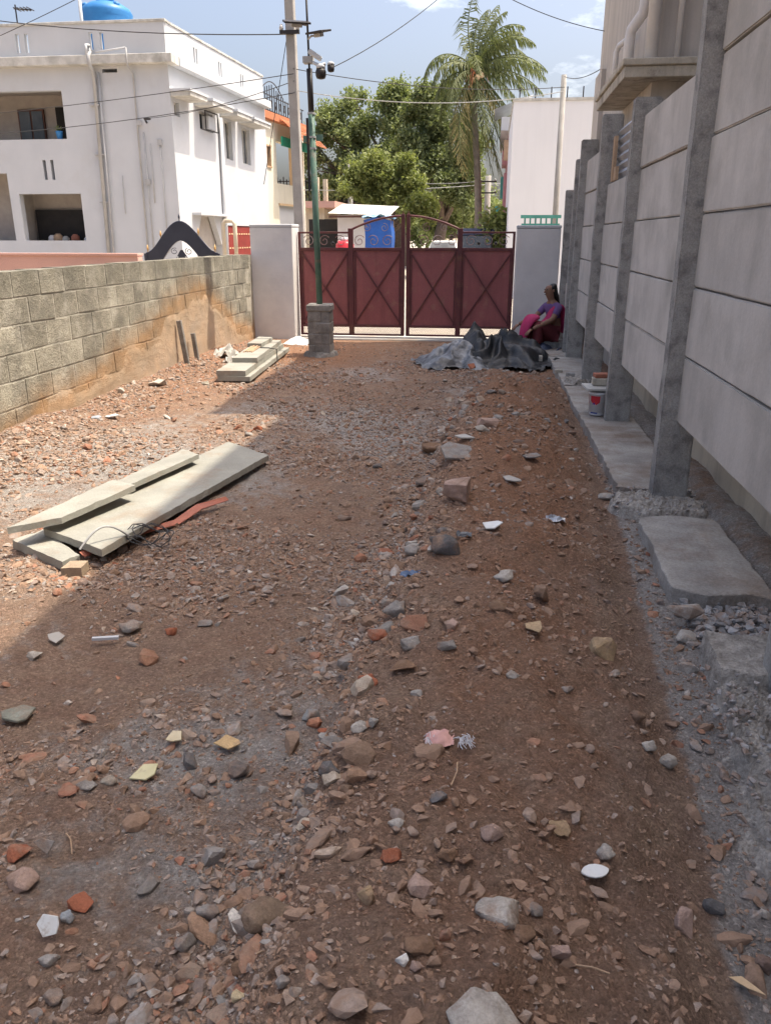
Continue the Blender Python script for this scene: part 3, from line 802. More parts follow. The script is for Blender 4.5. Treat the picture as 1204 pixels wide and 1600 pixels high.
 (-1.22, 3.07, 0.076, 0.77, 'rough', (0.27, 0.26, 0.25), 'round dark grey stone in the rubble below the slabs'),
 (-1.53, 2.98, 0.132, 0.57, 'rough', (0.27, 0.26, 0.25), 'broad grey stone in the rubble below the slabs'),
 (-2.23, 6.77, 0.116, 0.7, 'rough', (0.32, 0.12, 0.07), 'round orange red stone at the shadow edge behind the slabs, left'),
 (-2.04, 6.78, 0.104, 0.78, 'rough', (0.32, 0.12, 0.07), 'round orange red stone at the shadow edge behind the slabs, right'),
 (-3.64, 8.36, 0.229, 0.56, 'block', (0.42, 0.4, 0.37), 'pale broken block on the sunlit rubble by the block wall'),
 (-3.79, 7.77, 0.101, 1.73, 'block', (0.42, 0.4, 0.37), 'pale stone standing on end by the block wall'),
 (-3.26, 8.85, 0.135, 0.61, 'block', (0.3, 0.29, 0.25), 'grey block end lying before the stacked slabs'),
 (-3.48, 6.9, 0.181, 0.4, 'flat', (0.72, 0.74, 0.74), 'white chip on the sunlit rubble under the block wall'),
 (-3.55, 6.74, 0.106, 0.67, 'flat', (0.28, 0.32, 0.38), 'bluish chip beside the white chip under the block wall'),
 (0.63, 1.66, 0.066, 0.85, 'rough', (0.13, 0.13, 0.135), 'dark green grey stone in the grey dust at bottom right'),
 (0.71, 1.51, 0.061, 1.1, 'rough', (0.17, 0.12, 0.1), 'dark brown rock at the right edge near the bottom'),
 (0.76, 1.67, 0.036, 1.0, 'rough', (0.42, 0.4, 0.37), 'pale pebble at the right edge in the grey dust'),
 (-0.21, 9.93, 0.128, 1.0, 'block', (0.32, 0.12, 0.07), 'broken brick holding down the grey plastic sheet'),
 (0.68, 11.29, 0.143, 0.88, 'block', (0.42, 0.4, 0.37), 'pale brick end at the right side of the black plastic heap'),
]
for i, (x, y, w, asp, kind, c, lab) in enumerate(ROCKS):
    flat = kind in ('flat', 'oval')
    bright = min(c) > 0.3 and flat
    words = lab.split()
    nm = ("tile_shard" if bright else "stone_flake") if flat else ("concrete_lump" if ("concrete" in lab or "mortar" in lab) else ("brick_fragment" if "brick f" in lab or "broken brick" in lab else "rock"))
    me = rock_mesh(w, asp, kind, 500+i)
    me.materials.append(TILEM if bright else ROCKM)
    o = bpy.data.objects.new(nm, me)
    link(o)
    tag(o, lab, {"tile_shard":"tile shard","stone_flake":"stone","concrete_lump":"concrete lump","brick_fragment":"brick","rock":"rock"}[nm], "loose rubble on the ground")
    o.color = (*c, 1)
    z = hz1(x, y)
    if y > 3 and x > 0.88: z = max(z, 0.03)
    rr = random.Random(i)
    if flat:
        up = asp > 0.95
        o.rotation_euler = (rr.uniform(-0.15,0.15)+(0.9 if up else 0.10), rr.uniform(-0.15,0.15), rr.uniform(-0.4,0.4))
        o.location = (x, y, z+0.018+0.05*w+(0.25*w if up else 0))
    else:
        o.rotation_euler = (rr.uniform(-0.2,0.2), rr.uniform(-0.2,0.2), rr.uniform(-0.5,0.5))
        o.location = (x, y, z+0.5*w*min(1.0, max(0.42, asp*0.85))*(0.45))
        if "sitting on top" in lab: o.location.z += 0.06
    if "holding down" in lab: o.location.z = 0.13

# ------------------------------------------------------------------ block wall on the left
def wallmat(name, mortar=False):
    m, N, L, P = nodes_of(name)
    g = N.new("ShaderNodeNewGeometry")
    pos = g.outputs["Position"]
    sp = N.new("ShaderNodeSeparateXYZ"); L.new(pos, sp.inputs[0])
    fine = nnoise(N, L, pos, 75, 3, 0.7)
    f = ramp(N, L, nnoise(N, L, pos, 4, 6), [(0.35, 0.0), (0.65, 1.0)])
    if mortar: c = mixc(N, L, f, (0.50,0.475,0.41), (0.42,0.40,0.34))
    else:
        c = mixc(N, L, f, (0.38,0.36,0.295), (0.27,0.255,0.21))
        oi = N.new("ShaderNodeObjectInfo")
        c = mixc(N, L, 1.0, c, ramp(N, L, oi.outputs["Random"], [(0.0, 0.80), (1.0, 1.18)]), 'MULTIPLY')
        c = mixc(N, L, 1.0, c, ramp(N, L, fine, [(0.30, 0.55), (0.55, 1.05), (0.75, 1.3)]), 'MULTIPLY')
    sm = ramp(N, L, nnoise(N, L, pos, 3.4, 8, 0.7), [(0.50, 0.0), (0.66, 0.75)])
    c = mixc(N, L, sm, c, (0.47,0.45,0.39))
    # black weathering under the top edge and in patches
    wz = math_n(N, L, 'ADD', sp.outputs[2], math_n(N, L, 'MULTIPLY', math_n(N, L, 'SUBTRACT', nnoise(N, L, pos, 5, 6, 0.7), 0.5), 0.5))
    c = mixc(N, L, ramp(N, L, wz, [(0.0, 0.0), (1.0, 0.0)]), c, c)
    dk = ramp(N, L, nnoise(N, L, pos, 2.3, 6, 0.7), [(0.47, 0.0), (0.66, 0.75)])
    c = mixc(N, L, dk, c, (0.16,0.155,0.135))
    top = N.new("ShaderNodeMapRange")
    top.inputs[1].default_value = 1.1; top.inputs[2].default_value = 1.42
    L.new(wz, top.inputs[0])
    c = mixc(N, L, math_n(N, L, 'MULTIPLY', top.outputs[0], 0.45), c, (0.16,0.155,0.125))
    # mud line left by an old heap of soil: height of the line along y
    yr = N.new("ShaderNodeMapRange")
    yr.inputs[1].default_value = 5.0; yr.inputs[2].default_value = 13.5
    L.new(sp.outputs[1], yr.inputs[0])
    pts = [(5.0,.10),(5.82,.14),(6.42,.20),(7.12,.27),(7.99,.42),(8.86,.60),(9.61,.86),(10.42,1.0),(10.9,.97),(11.53,.72),(12.22,.36),(12.88,.22)]
    line = ramp(N, L, yr.outputs[0], [((y-5)/8.5, z/1.5) for y, z in pts])
    lz = math_n(N, L, 'MULTIPLY', line, 1.5)
    d = math_n(N, L, 'SUBTRACT', sp.outputs[2], lz)
    d = math_n(N, L, 'ADD', d, math_n(N, L, 'MULTIPLY', math_n(N, L, 'SUBTRACT', nnoise(N, L, pos, 3.2, 7, 0.65), 0.5), 0.42))
    dn = N.new("ShaderNodeMapRange")
    dn.inputs[1].default_value = -0.75; dn.inputs[2].default_value = 0.35
    L.new(d, dn.inputs[0])
    org = ramp(N, L, dn.outputs[0], [(0.0, 0.35), (0.28, 0.30), (0.50, 0.75), (0.66, 1.0), (0.76, 0.45), (0.92, 0.0)])
    pale = ramp(N, L, dn.outputs[0], [(0.30, 0.85), (0.56, 0.0)])
    c = mixc(N, L, pale, c, mixc(N, L, f, (0.53,0.40,0.29), (0.44,0.36,0.29)))
    c = mixc(N, L, math_n(N, L, 'MULTIPLY', org, 0.72), c, mixc(N, L, f, (0.43,0.235,0.10), (0.33,0.20,0.10)))
    L.new(c, P.inputs["Base Color"])
    P.inputs["Roughness"].default_value = 1.0
    P.inputs["Specular IOR Level"].default_value = 0.1
    bumpn(N, L, P, math_n(N, L, 'ADD', fine, nnoise(N, L, pos, 14, 4)), 1.0, 0.012)
    return m
BLOCKM = wallmat("aggregate_block")
BLOCKMORT = wallmat("block_mortar", True)
WX = -3.93
bw = thing("block_wall", "weathered grey concrete block wall with orange mud stain, along the left side", "wall", (WX, 8.5, 0))
MB().box(WX-0.19, WX-0.0012, -3, 13.22, -0.25, 1.372).build("mortar", BLOCKMORT, bw)
bmesh_vars = []
for k in range(6):
    b = bmesh.new()
    bmesh.ops.create_cube(b, size=1)
    for v in b.verts: v.co = Vector((v.co.x*0.2, v.co.y*0.402, v.co.z*0.204))
    bmesh.ops.bevel(b, geom=list(b.edges), offset=0.0025, segments=1, affect='EDGES')
    r = random.Random(k)
    for v in b.verts: v.co += Vector((r.uniform(-.0015,.0015), r.uniform(-.006,.006), r.uniform(-.005,.005)))
    me = bpy.data.meshes.new("block"); b.to_mesh(me); b.free()
    me.materials.append(BLOCKM); bmesh_vars.append(me)
row_h = 0.2215
for r in range(7):
    z = 1.39 - row_h*(r+0.5)
    y = 6.30 - 0.21*(r % 2) - 0.42*6 + rnd.uniform(-0.02, 0.02)
    while y + 0.42 < 13.2:
        o = bpy.data.objects.new("block", rnd.choice(bmesh_vars))
        link(o, bw)
        dep = rnd.uniform(0.001, 0.006)
        o.location = Vector((WX-0.1+dep, y+0.21, z)) - OFF[bw]
        o.rotation_euler = (rnd.uniform(-.008,.008), 0, rnd.uniform(-.003,.003))
        y += 0.422
# mud plaster left on the lower wall
yy = np.arange(5.0, 13.2, 0.035); zz = np.arange(-0.15, 1.15, 0.03)
YG, ZG = np.meshgrid(yy, zz)
lp = np.interp(YG, [5,5.8,7.1,8,8.9,9.6,10.4,10.9,11.5,12.2,13], [.30,.32,.40,.52,.66,.90,1.02,1.0,.76,.46,.32])
msk = sstep(0.08, -0.10, 0) if False else np.clip((lp - 0.10 - ZG + 0.22*fbm(YG*2.5, ZG*2.5, 4, 91))/0.14, -0.3, 1)
XG = WX - 0.006 + 0.017*np.clip(msk, -0.4, 1) + 0.005*fbm(YG*6, ZG*6, 3, 93)*np.clip(msk, 0, 1)
ix = np.arange(XG.size).reshape(XG.shape)
fcs = np.stack([ix[:-1,:-1].ravel(), ix[:-1,1:].ravel(), ix[1:,1:].ravel(), ix[1:,:-1].ravel()], 1)
mp_o = mesh_np("mud_plaster", np.stack([XG.ravel(), YG.ravel(), ZG.ravel()], 1), fcs, BLOCKMORT, parent=bw, smooth=True, loc=tuple(OFF[bw]))

# things leaning by the wall
ss = thing("stone_slab", "narrow dark slab standing on end against the block wall", "stone slab", (-3.82, 9.75, 0))
MB().obox((-3.83, 9.72, 0.33), Vector((1,0,0.12)).normalized(), Vector((0,1,0)), Vector((-0.12,0,1)).normalized(), 0.032, 0.022, 0.33).build("slab", PIER, ss, bevel=0.006)
s2 = thing("stone_slab", "short dark slab standing right of the narrow one against the block wall", "stone slab", (-3.82, 10.1, 0))
MB().obox((-3.82, 10.10, 0.22), Vector((1,0,0.1)).normalized(), Vector((0,1,0)), Vector((-0.1,0,1)).normalized(), 0.028, 0.02, 0.24).build("slab", PIER, s2, bevel=0.006)
for k, (x, y, z, a, sz, lab) in enumerate([(-3.62, 10.75, .16, .5, .17, "torn cement bag paper crumpled at the block wall"), (-3.45, 10.45, .12, 1.2, .12, "small torn grey bag scrap before the crumpled paper")]):
    g = MB()
    n = 9
    for i in range(n):
        for j in range(n):
            u, v = i/(n-1)-.5, j/(n-1)-.5
            h = mnoise.fractal(Vector((u*3.1+k*7, v*3.3, k)), 1, 2, 3)*.10 + .10*(1-4*u*u)*(1-3*v*v)
            g.v.append((x+u*sz*2.2*math.cos(a)-v*sz*1.6*math.sin(a), y+u*sz*2.2*math.sin(a)+v*sz*1.6*math.cos(a), max(z-.1+h*sz*8, 0.03)))
    for i in range(n-1):
        for j in range(n-1): g.f.append((i*n+j, i*n+j+1, (i+1)*n+j+1, (i+1)*n+j))
    tag(g.build("bag_scrap", MATS["weathered_white"], loc=(x, y, 0)), lab, "paper scrap")

# ------------------------------------------------------------------ precast wall on the right
PX = 1.15
PY = [0.32, 2.62, 4.88, 7.12, 9.10, 11.15, 11.72, 12.92]
PH = [3.45, 3.45, 3.45, 2.66, 2.80, 2.78, 2.60, 2.28]
ROWS = [7, 7, 5, 4, 5, 5, 4]
pw = thing("precast_wall", "grey precast concrete panel wall slotted between rough posts, along the right side", "wall", (PX, 6, 0))
def post_mesh(h, seed):
    bm = bmesh.new()
    bmesh.ops.create_cube(bm, size=1)
    for v in bm.verts: v.co = Vector((v.co.x*0.21, v.co.y*0.125, (v.co.z+0.5)*h))
    es = [e for e in bm.edges if abs(e.verts[0].co.z-e.verts[1].co.z) > 0.5]
    bmesh.ops.subdivide_edges(bm, edges=es, cuts=int(h/0.09))
    bmesh.ops.bevel(bm, geom=[e for e in bm.edges if e.calc_face_angle(0) > 1.0], offset=0.010, segments=2, affect='EDGES', clamp_overlap=True)
    for v in bm.verts:
        n = mnoise.noise_vector(Vector((v.co.x*5+seed*3, v.co.y*5, v.co.z*7)))
        n2 = mnoise.noise_vector(Vector((v.co.x*2+seed*3, v.co.y*2, v.co.z*1.2)))
        v.co += Vector((n.x*0.006+n2.x*0.006, n.y*0.006+n2.y*0.004, 0))
    me = bpy.data.meshes.new("post"); bm.to_mesh(me); bm.free()
    me.materials.append(POST)
    return me
for i, (y, h) in enumerate(zip(PY, PH)):
    o = bpy.data.objects.new("post", post_mesh(h+0.15, i))
    link(o, pw)
    o.location = Vector((1.165, y+0.062, -0.12)) - OFF[pw]
    o.rotation_euler = (rnd.uniform(-.006,.006), rnd.uniform(-.004,.004), 0)
pm = {}
def panel_mesh(L, k):
    key = (round(L, 2), k)
    if key in pm: return pm[key]
    bm = bmesh.new()
    bmesh.ops.create_cube(bm, size=1)
    for v in bm.verts: v.co = Vector((v.co.x*0.05, v.co.y*L, v.co.z*0.386))
    bmesh.ops.bevel(bm, geom=list(bm.edges), offset=0.007, segments=2, affect='EDGES')
    es = [e for e in bm.edges if abs(e.verts[0].co.y-e.verts[1].co.y) > 0.5*L]
    bmesh.ops.subdivide_edges(bm, edges=es, cuts=14)
    for v in bm.verts:
        edge = abs(v.co.z) > 0.18
        n = mnoise.noise(Vector((v.co.y*6+k*9, v.co.z*4, k*3)))
        v.co.z += n*(0.0035 if edge else 0.001)
        v.co.x += mnoise.noise(Vector((v.co.y*2+k*5, v.co.z*3, k*7)))*0.003
    me = bpy.data.meshes.new("panel"); bm.to_mesh(me); bm.free()
    me.materials.append(CONC)
    pm[key] = me
    return me
for i in range(len(PY)-1):
    y0, y1 = PY[i]+0.06, PY[i+1]+0.065
    for r in range(ROWS[i]):
        o = bpy.data.objects.new("panel", panel_mesh(y1-y0, (i*3+r) % 5))
        link(o, pw)
        o.location = Vector((PX+0.028+rnd.uniform(-.009,.009), (y0+y1)/2, 0.59+0.396*r+0.193)) - OFF[pw]
        o.rotation_euler = (rnd.uniform(-.0015,.0015), rnd.uniform(-.006,.006), rnd.uniform(-.002,.002))

# ------------------------------------------------------------------ footing under the precast wall
def ragged(pts, step, amp, seed):
    out = []
    r = random.Random(seed)
    for i in range(len(pts)):
        a, b = Vector(pts[i]), Vector(pts[(i+1) % len(pts)])
        n = max(1, int((b-a).length/step))
        for k in range(n):
            p = a.lerp(b, k/n)
            out.append((p.x+r.uniform(-amp, amp), p.y+r.uniform(-amp, amp)))
    return out
ft = bpy.data.objects.new("footing", None); link(ft); OFF[ft] = Vector((0,0,0)); ft["kind"] = "structure"; ft["label"] = "broken concrete footing strip along the foot of the precast wall"
for k, (pts, zt) in enumerate([
    ([(0.885,3.47),(1.03,3.40),(1.22,3.44),(1.33,3.38),(1.33,4.46),(1.1,4.50),(0.90,4.44)], 0.118),
    ([(0.885,5.10),(1.33,5.02),(1.33,7.05),(0.865,7.10)], 0.100),
    ([(0.870,7.12),(1.33,7.07),(1.33,8.95),(0.845,8.85)], 0.092),
    ([(0.86,9.0),(1.33,8.98),(1.33,11.3),(0.83,11.2)], 0.085),
    ([(0.80,11.35),(1.33,11.33),(1.33,12.95),(0.78,12.9)], 0.075)]):
    p = ragged(pts, 0.07, 0.010, k)
    MB().prism(p, 'z', -0.12, zt).build("footing_slab", FOOT, ft, bevel=0.004)
def rough_patch(name, x0, x1, y0, y1, fn, mat_, parent, step=0.012):
    xs_ = np.arange(x0, x1, step); ys_ = np.arange(y0, y1, step)
    X_, Y_ = np.meshgrid(xs_, ys_)
    Z_ = fn(X_, Y_)
    i_ = np.arange(X_.size).reshape(X_.shape)
    f_ = np.stack([i_[:-1,:-1].ravel(), i_[:-1,1:].ravel(), i_[1:,1:].ravel(), i_[1:,:-1].ravel()], 1)
    return mesh_np(name, np.stack([X_.ravel(), Y_.ravel(), Z_.ravel()], 1), f_, mat_, parent=parent, smooth=False, loc=tuple(OFF[parent]) if parent else (0,0,0))
# crumbled stretch nearest the camera
def crum(x, y):
    edge = np.interp(y, [0.6,1.5,2.0,2.4,2.7,2.9,3.1], [0.88,0.86,0.85,0.88,0.90,0.92,0.95]) + 0.045*fbm(y*4, y*0+1, 4, 3, 0.6)
    m_ = sstep(-0.012, 0.010, x-edge)*(1-sstep(3.00, 3.03, y+0.08*fbm(x*8, y*0, 3, 4)))
    whole = sstep(2.66, 2.69, y+0.10*fbm(x*6, y*6, 4, 8))
    gone = sstep(0.12, 0.22, fbm(x*3.5+4, y*2.6, 3, 18))*(1-whole)
    z = 0.150 - 0.045*(1-whole) + (1-whole)*(0.050*fbm(x*10, y*10, 5, 6, 0.8)) - 0.06*gone + 0.004*fbm(x*45, y*45, 2, 7)
    talus = 0.055*sstep(-0.16, 0.0, x-edge)*(1-sstep(2.55, 2.75, y)) + 0.03*fbm(x*16, y*16, 4, 51, 0.75)
    return z*m_ + (np.maximum(talus, -0.02)-0.035)*(1-m_)
rough_patch("crumbled_slab", 0.66, 1.36, 0.9, 3.10, crum, ROUGHC, ft, 0.008)
# mortar heaped round the first post
def clump(cx, cy, rx, ry, h, s):
    def fn(x, y):
        d = np.sqrt(((x-cx)/rx)**2+((y-cy)/ry)**2) + 0.25*fbm(x*9, y*9, 3, s)
        return (h+0.035*fbm(x*22, y*22, 4, s+5, 0.75))*sstep(1.05, 0.75, d) - 0.08*sstep(0.75, 1.1, d)
    return fn
rough_patch("mortar_heap", 0.72, 1.42, 4.45, 5.15, clump(1.08, 4.80, 0.33, 0.26, 0.112, 11), ROUGHC, ft, 0.011)
rough_patch("mortar_heap", 0.85, 1.4, 9.0, 9.6, clump(1.05, 9.2, 0.2, 0.22, 0.13, 14), ROUGHC, ft, 0.02)
# loose aggregate in the broken gap
agx = np.concatenate([rng.uniform(0.93, 1.32, 420), rng.uniform(0.80, 1.34, 520), rng.uniform(0.80, 1.35, 160)]); agy = np.concatenate([rng.uniform(2.98, 3.47, 420), rng.uniform(1.2, 2.72, 520), rng.uniform(4.55, 5.08, 160)])
agz = np.concatenate([np.full(420, 0.035), np.full(520, 0.108), np.full(160, 0.085)])
class _R: pass
V, F, Cc, base = [], [], [], 0
for i in range(1100):
    tv, tf = T_mid[i % 12]
    s = rng.uniform(0.010, 0.034) if i < 420 else rng.uniform(0.006, 0.020)
    a = rng.uniform(0, 6.28)
    v = tv*s
    v = np.stack([v[:,0]*math.cos(a)-v[:,1]*math.sin(a)+agx[i], v[:,0]*math.sin(a)+v[:,1]*math.cos(a)+agy[i], v[:,2]+agz[i]+0.03*rng.random()], 1)
    V.append(v); F.append(tf+base); base += len(v)
    g_ = rng.uniform(0.26, 0.46)
    Cc.append(np.repeat([[g_, g_*0.985, g_*0.97]], len(tf), 0))
ag = mesh_np("aggregate", np.concatenate(V), np.concatenate(F), GRAVEL, parent=ft, fcol=np.concatenate(Cc))
ag["kind"] = "stuff"

# ------------------------------------------------------------------ the neighbour's building behind the precast wall
lw = MB().box(1.53, 1.62, -2, 9.14, -0.2, 1.25).build("plinth_wall", CREAM, loc=(1.57, 4, 0))
tag(lw, "cream plinth wall showing under the precast panels", "wall")
bA = thing("beige_building", "tall beige building behind the precast wall, with pipes and a sunshade slab", "building", (4.5, 11, 0))
MB().box(1.52, 8, 9.2, 14.0, -0.2, 9.7).build("wall", BEIGE, bA)
MB().box(1.40, 8.1, 8.55, 14.1, 9.705, 9.85).build("roof_slab", CHAJ, bA)
MB().box(2.30, 8, -9, 9.19, -0.2, 10.2).build("wall", BEIGE, bA)
MB().prism([(1.2,8.9),(2.29,8.9),(2.29,9.195),(1.515,9.195),(1.515,11.1),(1.2,11.1)], 'z', 3.12, 3.22).build("sunshade", CHAJ, bA, bevel=0.006)
MB().prism([(1.175,8.875),(2.29,8.875),(2.29,9.195),(1.515,9.195),(1.515,11.13),(1.175,11.13)], 'z', 3.222, 3.285).build("sunshade_coping", CHAJ, bA, bevel=0.008)
MB().tube([(1.46,9.06,3.285),(1.46,9.06,7.2)], 0.062, 14).build("drain_pipe", PVC, bA, smooth=True)
MB().tube([(1.34,9.75,3.285),(1.34,9.75,3.62),(1.345,9.72,3.70),(1.43,9.60,3.82),(1.44,9.58,3.90),(1.44,9.58,7.0)], 0.055, 14).build("drain_pipe", PVC, bA, smooth=True)
MB().tube([(1.32,10.6,3.285),(1.32,10.6,3.66),(1.34,10.55,3.72),(1.42,10.3,3.75)], 0.032, 10).build("drain_pipe", PVC, bA, smooth=True)
MB().tube([(1.72,9.12,3.285),(1.72,9.12,7.0)], 0.03, 10).build("drain_pipe", PVC, bA, smooth=True)
for z in (3.9, 4.9):
    MB().box(1.385, 1.535, 9.10, 9.19, z, z+0.05).build("pipe_clamp", PIPEG, bA)
MB().box(1.519-0.06, 1.519, 13.2, 13.95, -0.1, 3.95).build("pilaster", BEIGE, bA)
MB().box(2.05, 2.29, 9.0, 9.19, 3.3, 8.0).build("pilaster", WHITE, bA)
cs_o = MB()
for k in range(22):       # corrugations run along y, stacked in z
    z0 = 1.80+k*0.04; z1 = z0+0.04
    a0 = 0.016*(-1)**k; a1 = -a0
    cs_o.add([(1.222+a0,7.3,z0),(1.222+a0,9.03,z0),(1.222+a1,9.03,z1),(1.222+a1,7.3,z1)], [(0,1,2,3)])
tag(cs_o.build("corrugated_sheet", CORR, loc=(1.3, 8, 1.8)), "grey corrugated metal sheet filling the gap above the lower panels", "metal sheet")
tag(MB().box(1.165, 1.195, 8.86, 8.97, 2.18, 2.60).build("plank", WOODP, loc=(1.27,8.85,2)), "pale upright wooden board in the gap beside the corrugated sheet", "plank")
tag(MB().box(1.160, 1.190, 8.60, 8.74, 2.18, 2.30).build("plank", WOODP, loc=(1.27,8.73,2)), "short pale board beside the upright board in the wall gap", "plank")
tag(MB().box(1.29, 1.36, 10.4, 11.1, 2.4, 2.75).build("shutter_board", BLACKP, loc=(1.3,10.7,2.4)), "dark board showing above the panels below the sunshade", "board")

# ------------------------------------------------------------------ gate pillars
def pillar(label, x0, x1, y0, y1, h):
    t = thing("gate_pillar", label, "pillar", ((x0+x1)/2, (y0+y1)/2, 0))
    MB().box(x0, x1, y0, y1, -0.1, h-0.05).build("shaft", PILLARW, t, bevel=0.01)
    MB().box(x0-0.006, x1+0.006, y0-0.006, y1+0.006, h-0.048, h).build("cap", WHITE, t, bevel=0.01)
pillar("whitewashed wing pillar at the left side of the gate", -3.94, -3.235, 13.24, 13.72, 1.845)
pillar("whitewashed pillar at the right side of the gate behind the seated person", 0.37, 1.045, 13.24, 13.72, 1.82)

# ------------------------------------------------------------------ the iron gate: two leaves
def leaf(label, xo, xm, xc, sgn):
    """xo outer edge, xm middle stile, xc centre edge"""
    Y = 13.58
    t = thing("gate_leaf", label, "gate", ((xo+xc)/2, Y, 0.05), "leaves of the maroon yard gate")
    f = MB()
    zt, zs, za = 1.73, 1.46, 2.0
    for x, w, z1 in ((xo+sgn*0.02, 0.04, zt), (xm, 0.085, 1.78), (xc-sgn*0.03, 0.06, za)):
        f.box(x-w/2, x+w/2, Y-0.03, Y+0.02, 0.06, z1)
    lo, hi = min(xo, xc), max(xo, xc)
    f.box(lo+0.002, hi-0.002, Y-0.027, Y+0.017, zs-0.03, zs+0.02)
    f.box(lo+0.002, hi-0.002, Y-0.027, Y+0.017, 0.195, 0.235)
    f.box(lo+0.002, hi-0.002, Y-0.027, Y+0.017, 0.055, 0.085)
    a, b = min(xo, xm), max(xo, xm)
    f.box(a+0.003, b-0.003, Y-0.025, Y+0.015, zt-0.03, zt)
    f.build("frame", MAROOND, t, bevel=0.004)
    arc = []
    for k in range(13):
        u = k/12
        arc.append((xm+(xc-sgn*0.03-xm)*u, Y, 1.755+(za-1.785)*math.sin(u*math.pi/2)**0.9))
    MB().tube(arc, 0.018, 8).build("arch_bar", MAROOND, t, smooth=True)
    for a, b in ((xo+sgn*0.03, xm-sgn*0.03), (xm+sgn*0.04, xc-sgn*0.05)):
        x0, x1 = min(a, b), max(a, b)
        MB().box(x0-0.004, x1+0.004, Y-0.004, Y+0.001, 0.215, zs-0.01).build("sheet", MAROON, t)
        fr = MB()
        fr.bar((x0+0.02, Y-0.016, 0.26), (x1-0.02, Y-0.016, zs-0.05), 0.022, 0.02)
        fr.build("brace", MAROOND, t)
        MB().bar((x1-0.02, Y-0.019, 0.26), (x0+0.02, Y-0.019, zs-0.05), 0.022, 0.02).build("brace", MAROOND, t)
        for xa in (x0+0.03, x1-0.03): MB().box(xa-0.012, xa+0.012, Y-0.02, Y-0.005, 0.24, zs-0.035).build("edge_rail", MAROOND, t)
        ms = MB()
        n = int((x1-x0)/0.030)
        for k in range(-5, n+1):
            for d in (1, -1):
                xa, xb = x0+k*0.030, x0+k*0.030+0.125
                za_, zb_ = (0.086, 0.194)
                if d < 0: za_, zb_ = zb_, za_
                if xa < x0:
                    za_ += (zb_-za_)*(x0-xa)/(xb-xa); xa = x0
                if xb > x1:
                    zb_ = za_+(zb_-za_)*(x1-xa)/(xb-xa); xb = x1
                if xb-xa > 0.01: ms.bar((xa, Y-0.004*d, za_), (xb, Y-0.004*d, zb_), 0.006, 0.004)
        ms.build("mesh_strip", MESHM, t)
    # scroll work between the sheet and the top rail
    def spiral(cx, cz, r, d, turns=1.4, ph=0):
        return [(cx+d*r*(1-k/26*0.8)*math.cos(ph+k/26*turns*2*math.pi), Y, cz+r*(1-k/26*0.8)*math.sin(ph+k/26*turns*2*math.pi)) for k in range(27)]
    xs_ = [xo+(xm-xo)*u for u in (0.2, 0.5, 0.8)] + [xm+(xc-xm)*u for u in (0.16, 0.42, 0.68)]
    for i, x in enumerate(xs_):
        MB().tube(spiral(x, 1.585, 0.095, sgn if i % 2 else -sgn, ph=0.6), 0.0065, 6).build("scroll", SCROLL, t, smooth=True)
    for i, u in enumerate((0.3, 0.62)):
        x = xm+(xc-xm)*u
        MB().tube(spiral(x, 1.79, 0.07, -sgn, ph=1.4), 0.006, 6).build("scroll", SCROLL, t, smooth=True)
    for u in (0.35, 0.66):
        x = xo+(xm-xo)*u
        MB().lathe((x, Y, 1.55), [(0.002,-.03),(0.03,-.01),(0.03,.01),(0.002,.03)], 8).build("rosette", BLACKP, t, smooth=True)
    MB().tube([(xc-sgn*0.03, Y, 1.99), (xc-sgn*0.03, Y, 2.06)], [0.012, 0.002], 6).build("finial", MAROOND, t)
leaf("left leaf of the maroon sheet iron gate", -3.215, -2.33, -1.431, 1)
leaf("right leaf of the maroon sheet iron gate", 0.355, -0.53, -1.405, -1)

# ------------------------------------------------------------------ masonry pier with the lamp pole
pr = thing("masonry_pier", "rough mortared masonry pier carrying the green lamp pole", "pier", (-2.43, 11.5, 0))
pc = [(-2.595,-2.275)]
rows = [(0.0,0.17),(0.17,0.33),(0.33,0.49),(0.49,0.64)]
MB().box(-2.589, -2.281, 11.366, 11.664, -0.1, 0.66).build("mortar_core", PIER, pr)
for k, (z0, z1) in enumerate(rows):
    cut = -2.43+(0.05 if k % 2 else -0.06)
    for a, b in ((-2.595, cut-0.006), (cut+0.006, -2.275)):
        bb = MB().box(a, b, 11.36+rnd.uniform(-.004,.008), 11.67, z0+0.006, z1-0.006)
        bb.v = [(x+rnd.uniform(-.008,.008), y+rnd.uniform(-.006,.006), z+rnd.uniform(-.004,.004)) for x,y,z in bb.v]
        bb.build("brick", PIER, pr, bevel=0.012)
bb = MB().prism(ragged([(-2.615,11.34),(-2.255,11.34),(-2.255,11.69),(-2.615,11.69)], 0.08, 0.012, 5), 'z', 0.64, 0.735)
bb.build("cap", PIER, pr, bevel=0.015)
rough_patch("mortar_skirt", -2.75, -2.1, 11.2, 11.8, clump(-2.43, 11.48, 0.26, 0.24, 0.06, 23), PIER, pr, 0.02)
lp_ = thing("lamp_pole", "green painted lamp pole with cameras and two panel lights, on the masonry pier", "lamp pole", (-2.44, 11.5, 0.73))
P0 = Vector((-2.44, 11.5, 0.73))
def ax(z): return Vector((-2.44-0.018*(z-0.73), 11.5, z))
MB().tube([ax(0.73), ax(3.22)], 0.043, 14).build("lower_tube", GREENP, lp_, smooth=True)
MB().tube([ax(3.20), ax(3.74)], 0.039, 14).build("upper_tube", BLACKP, lp_, smooth=True)
MB().tube([ax(3.72), ax(4.75)], 0.014, 10).build("mast", BLACKP, lp_, smooth=True)
for z in (3.21, 2.92, 2.78): MB().tube([ax(z)-Vector((0,0,.012)), ax(z)+Vector((0,0,.012))], 0.052, 12).build("collar", PIPEG, lp_)
MB().box(-2.60, -2.545, 11.47, 11.50, 2.86, 2.94).build("tag_plate", GREENP, lp_)
MB().box(-2.42, -2.33, 11.46, 11.475, 2.87, 2.95).build("tag_plate", GREENP, lp_)
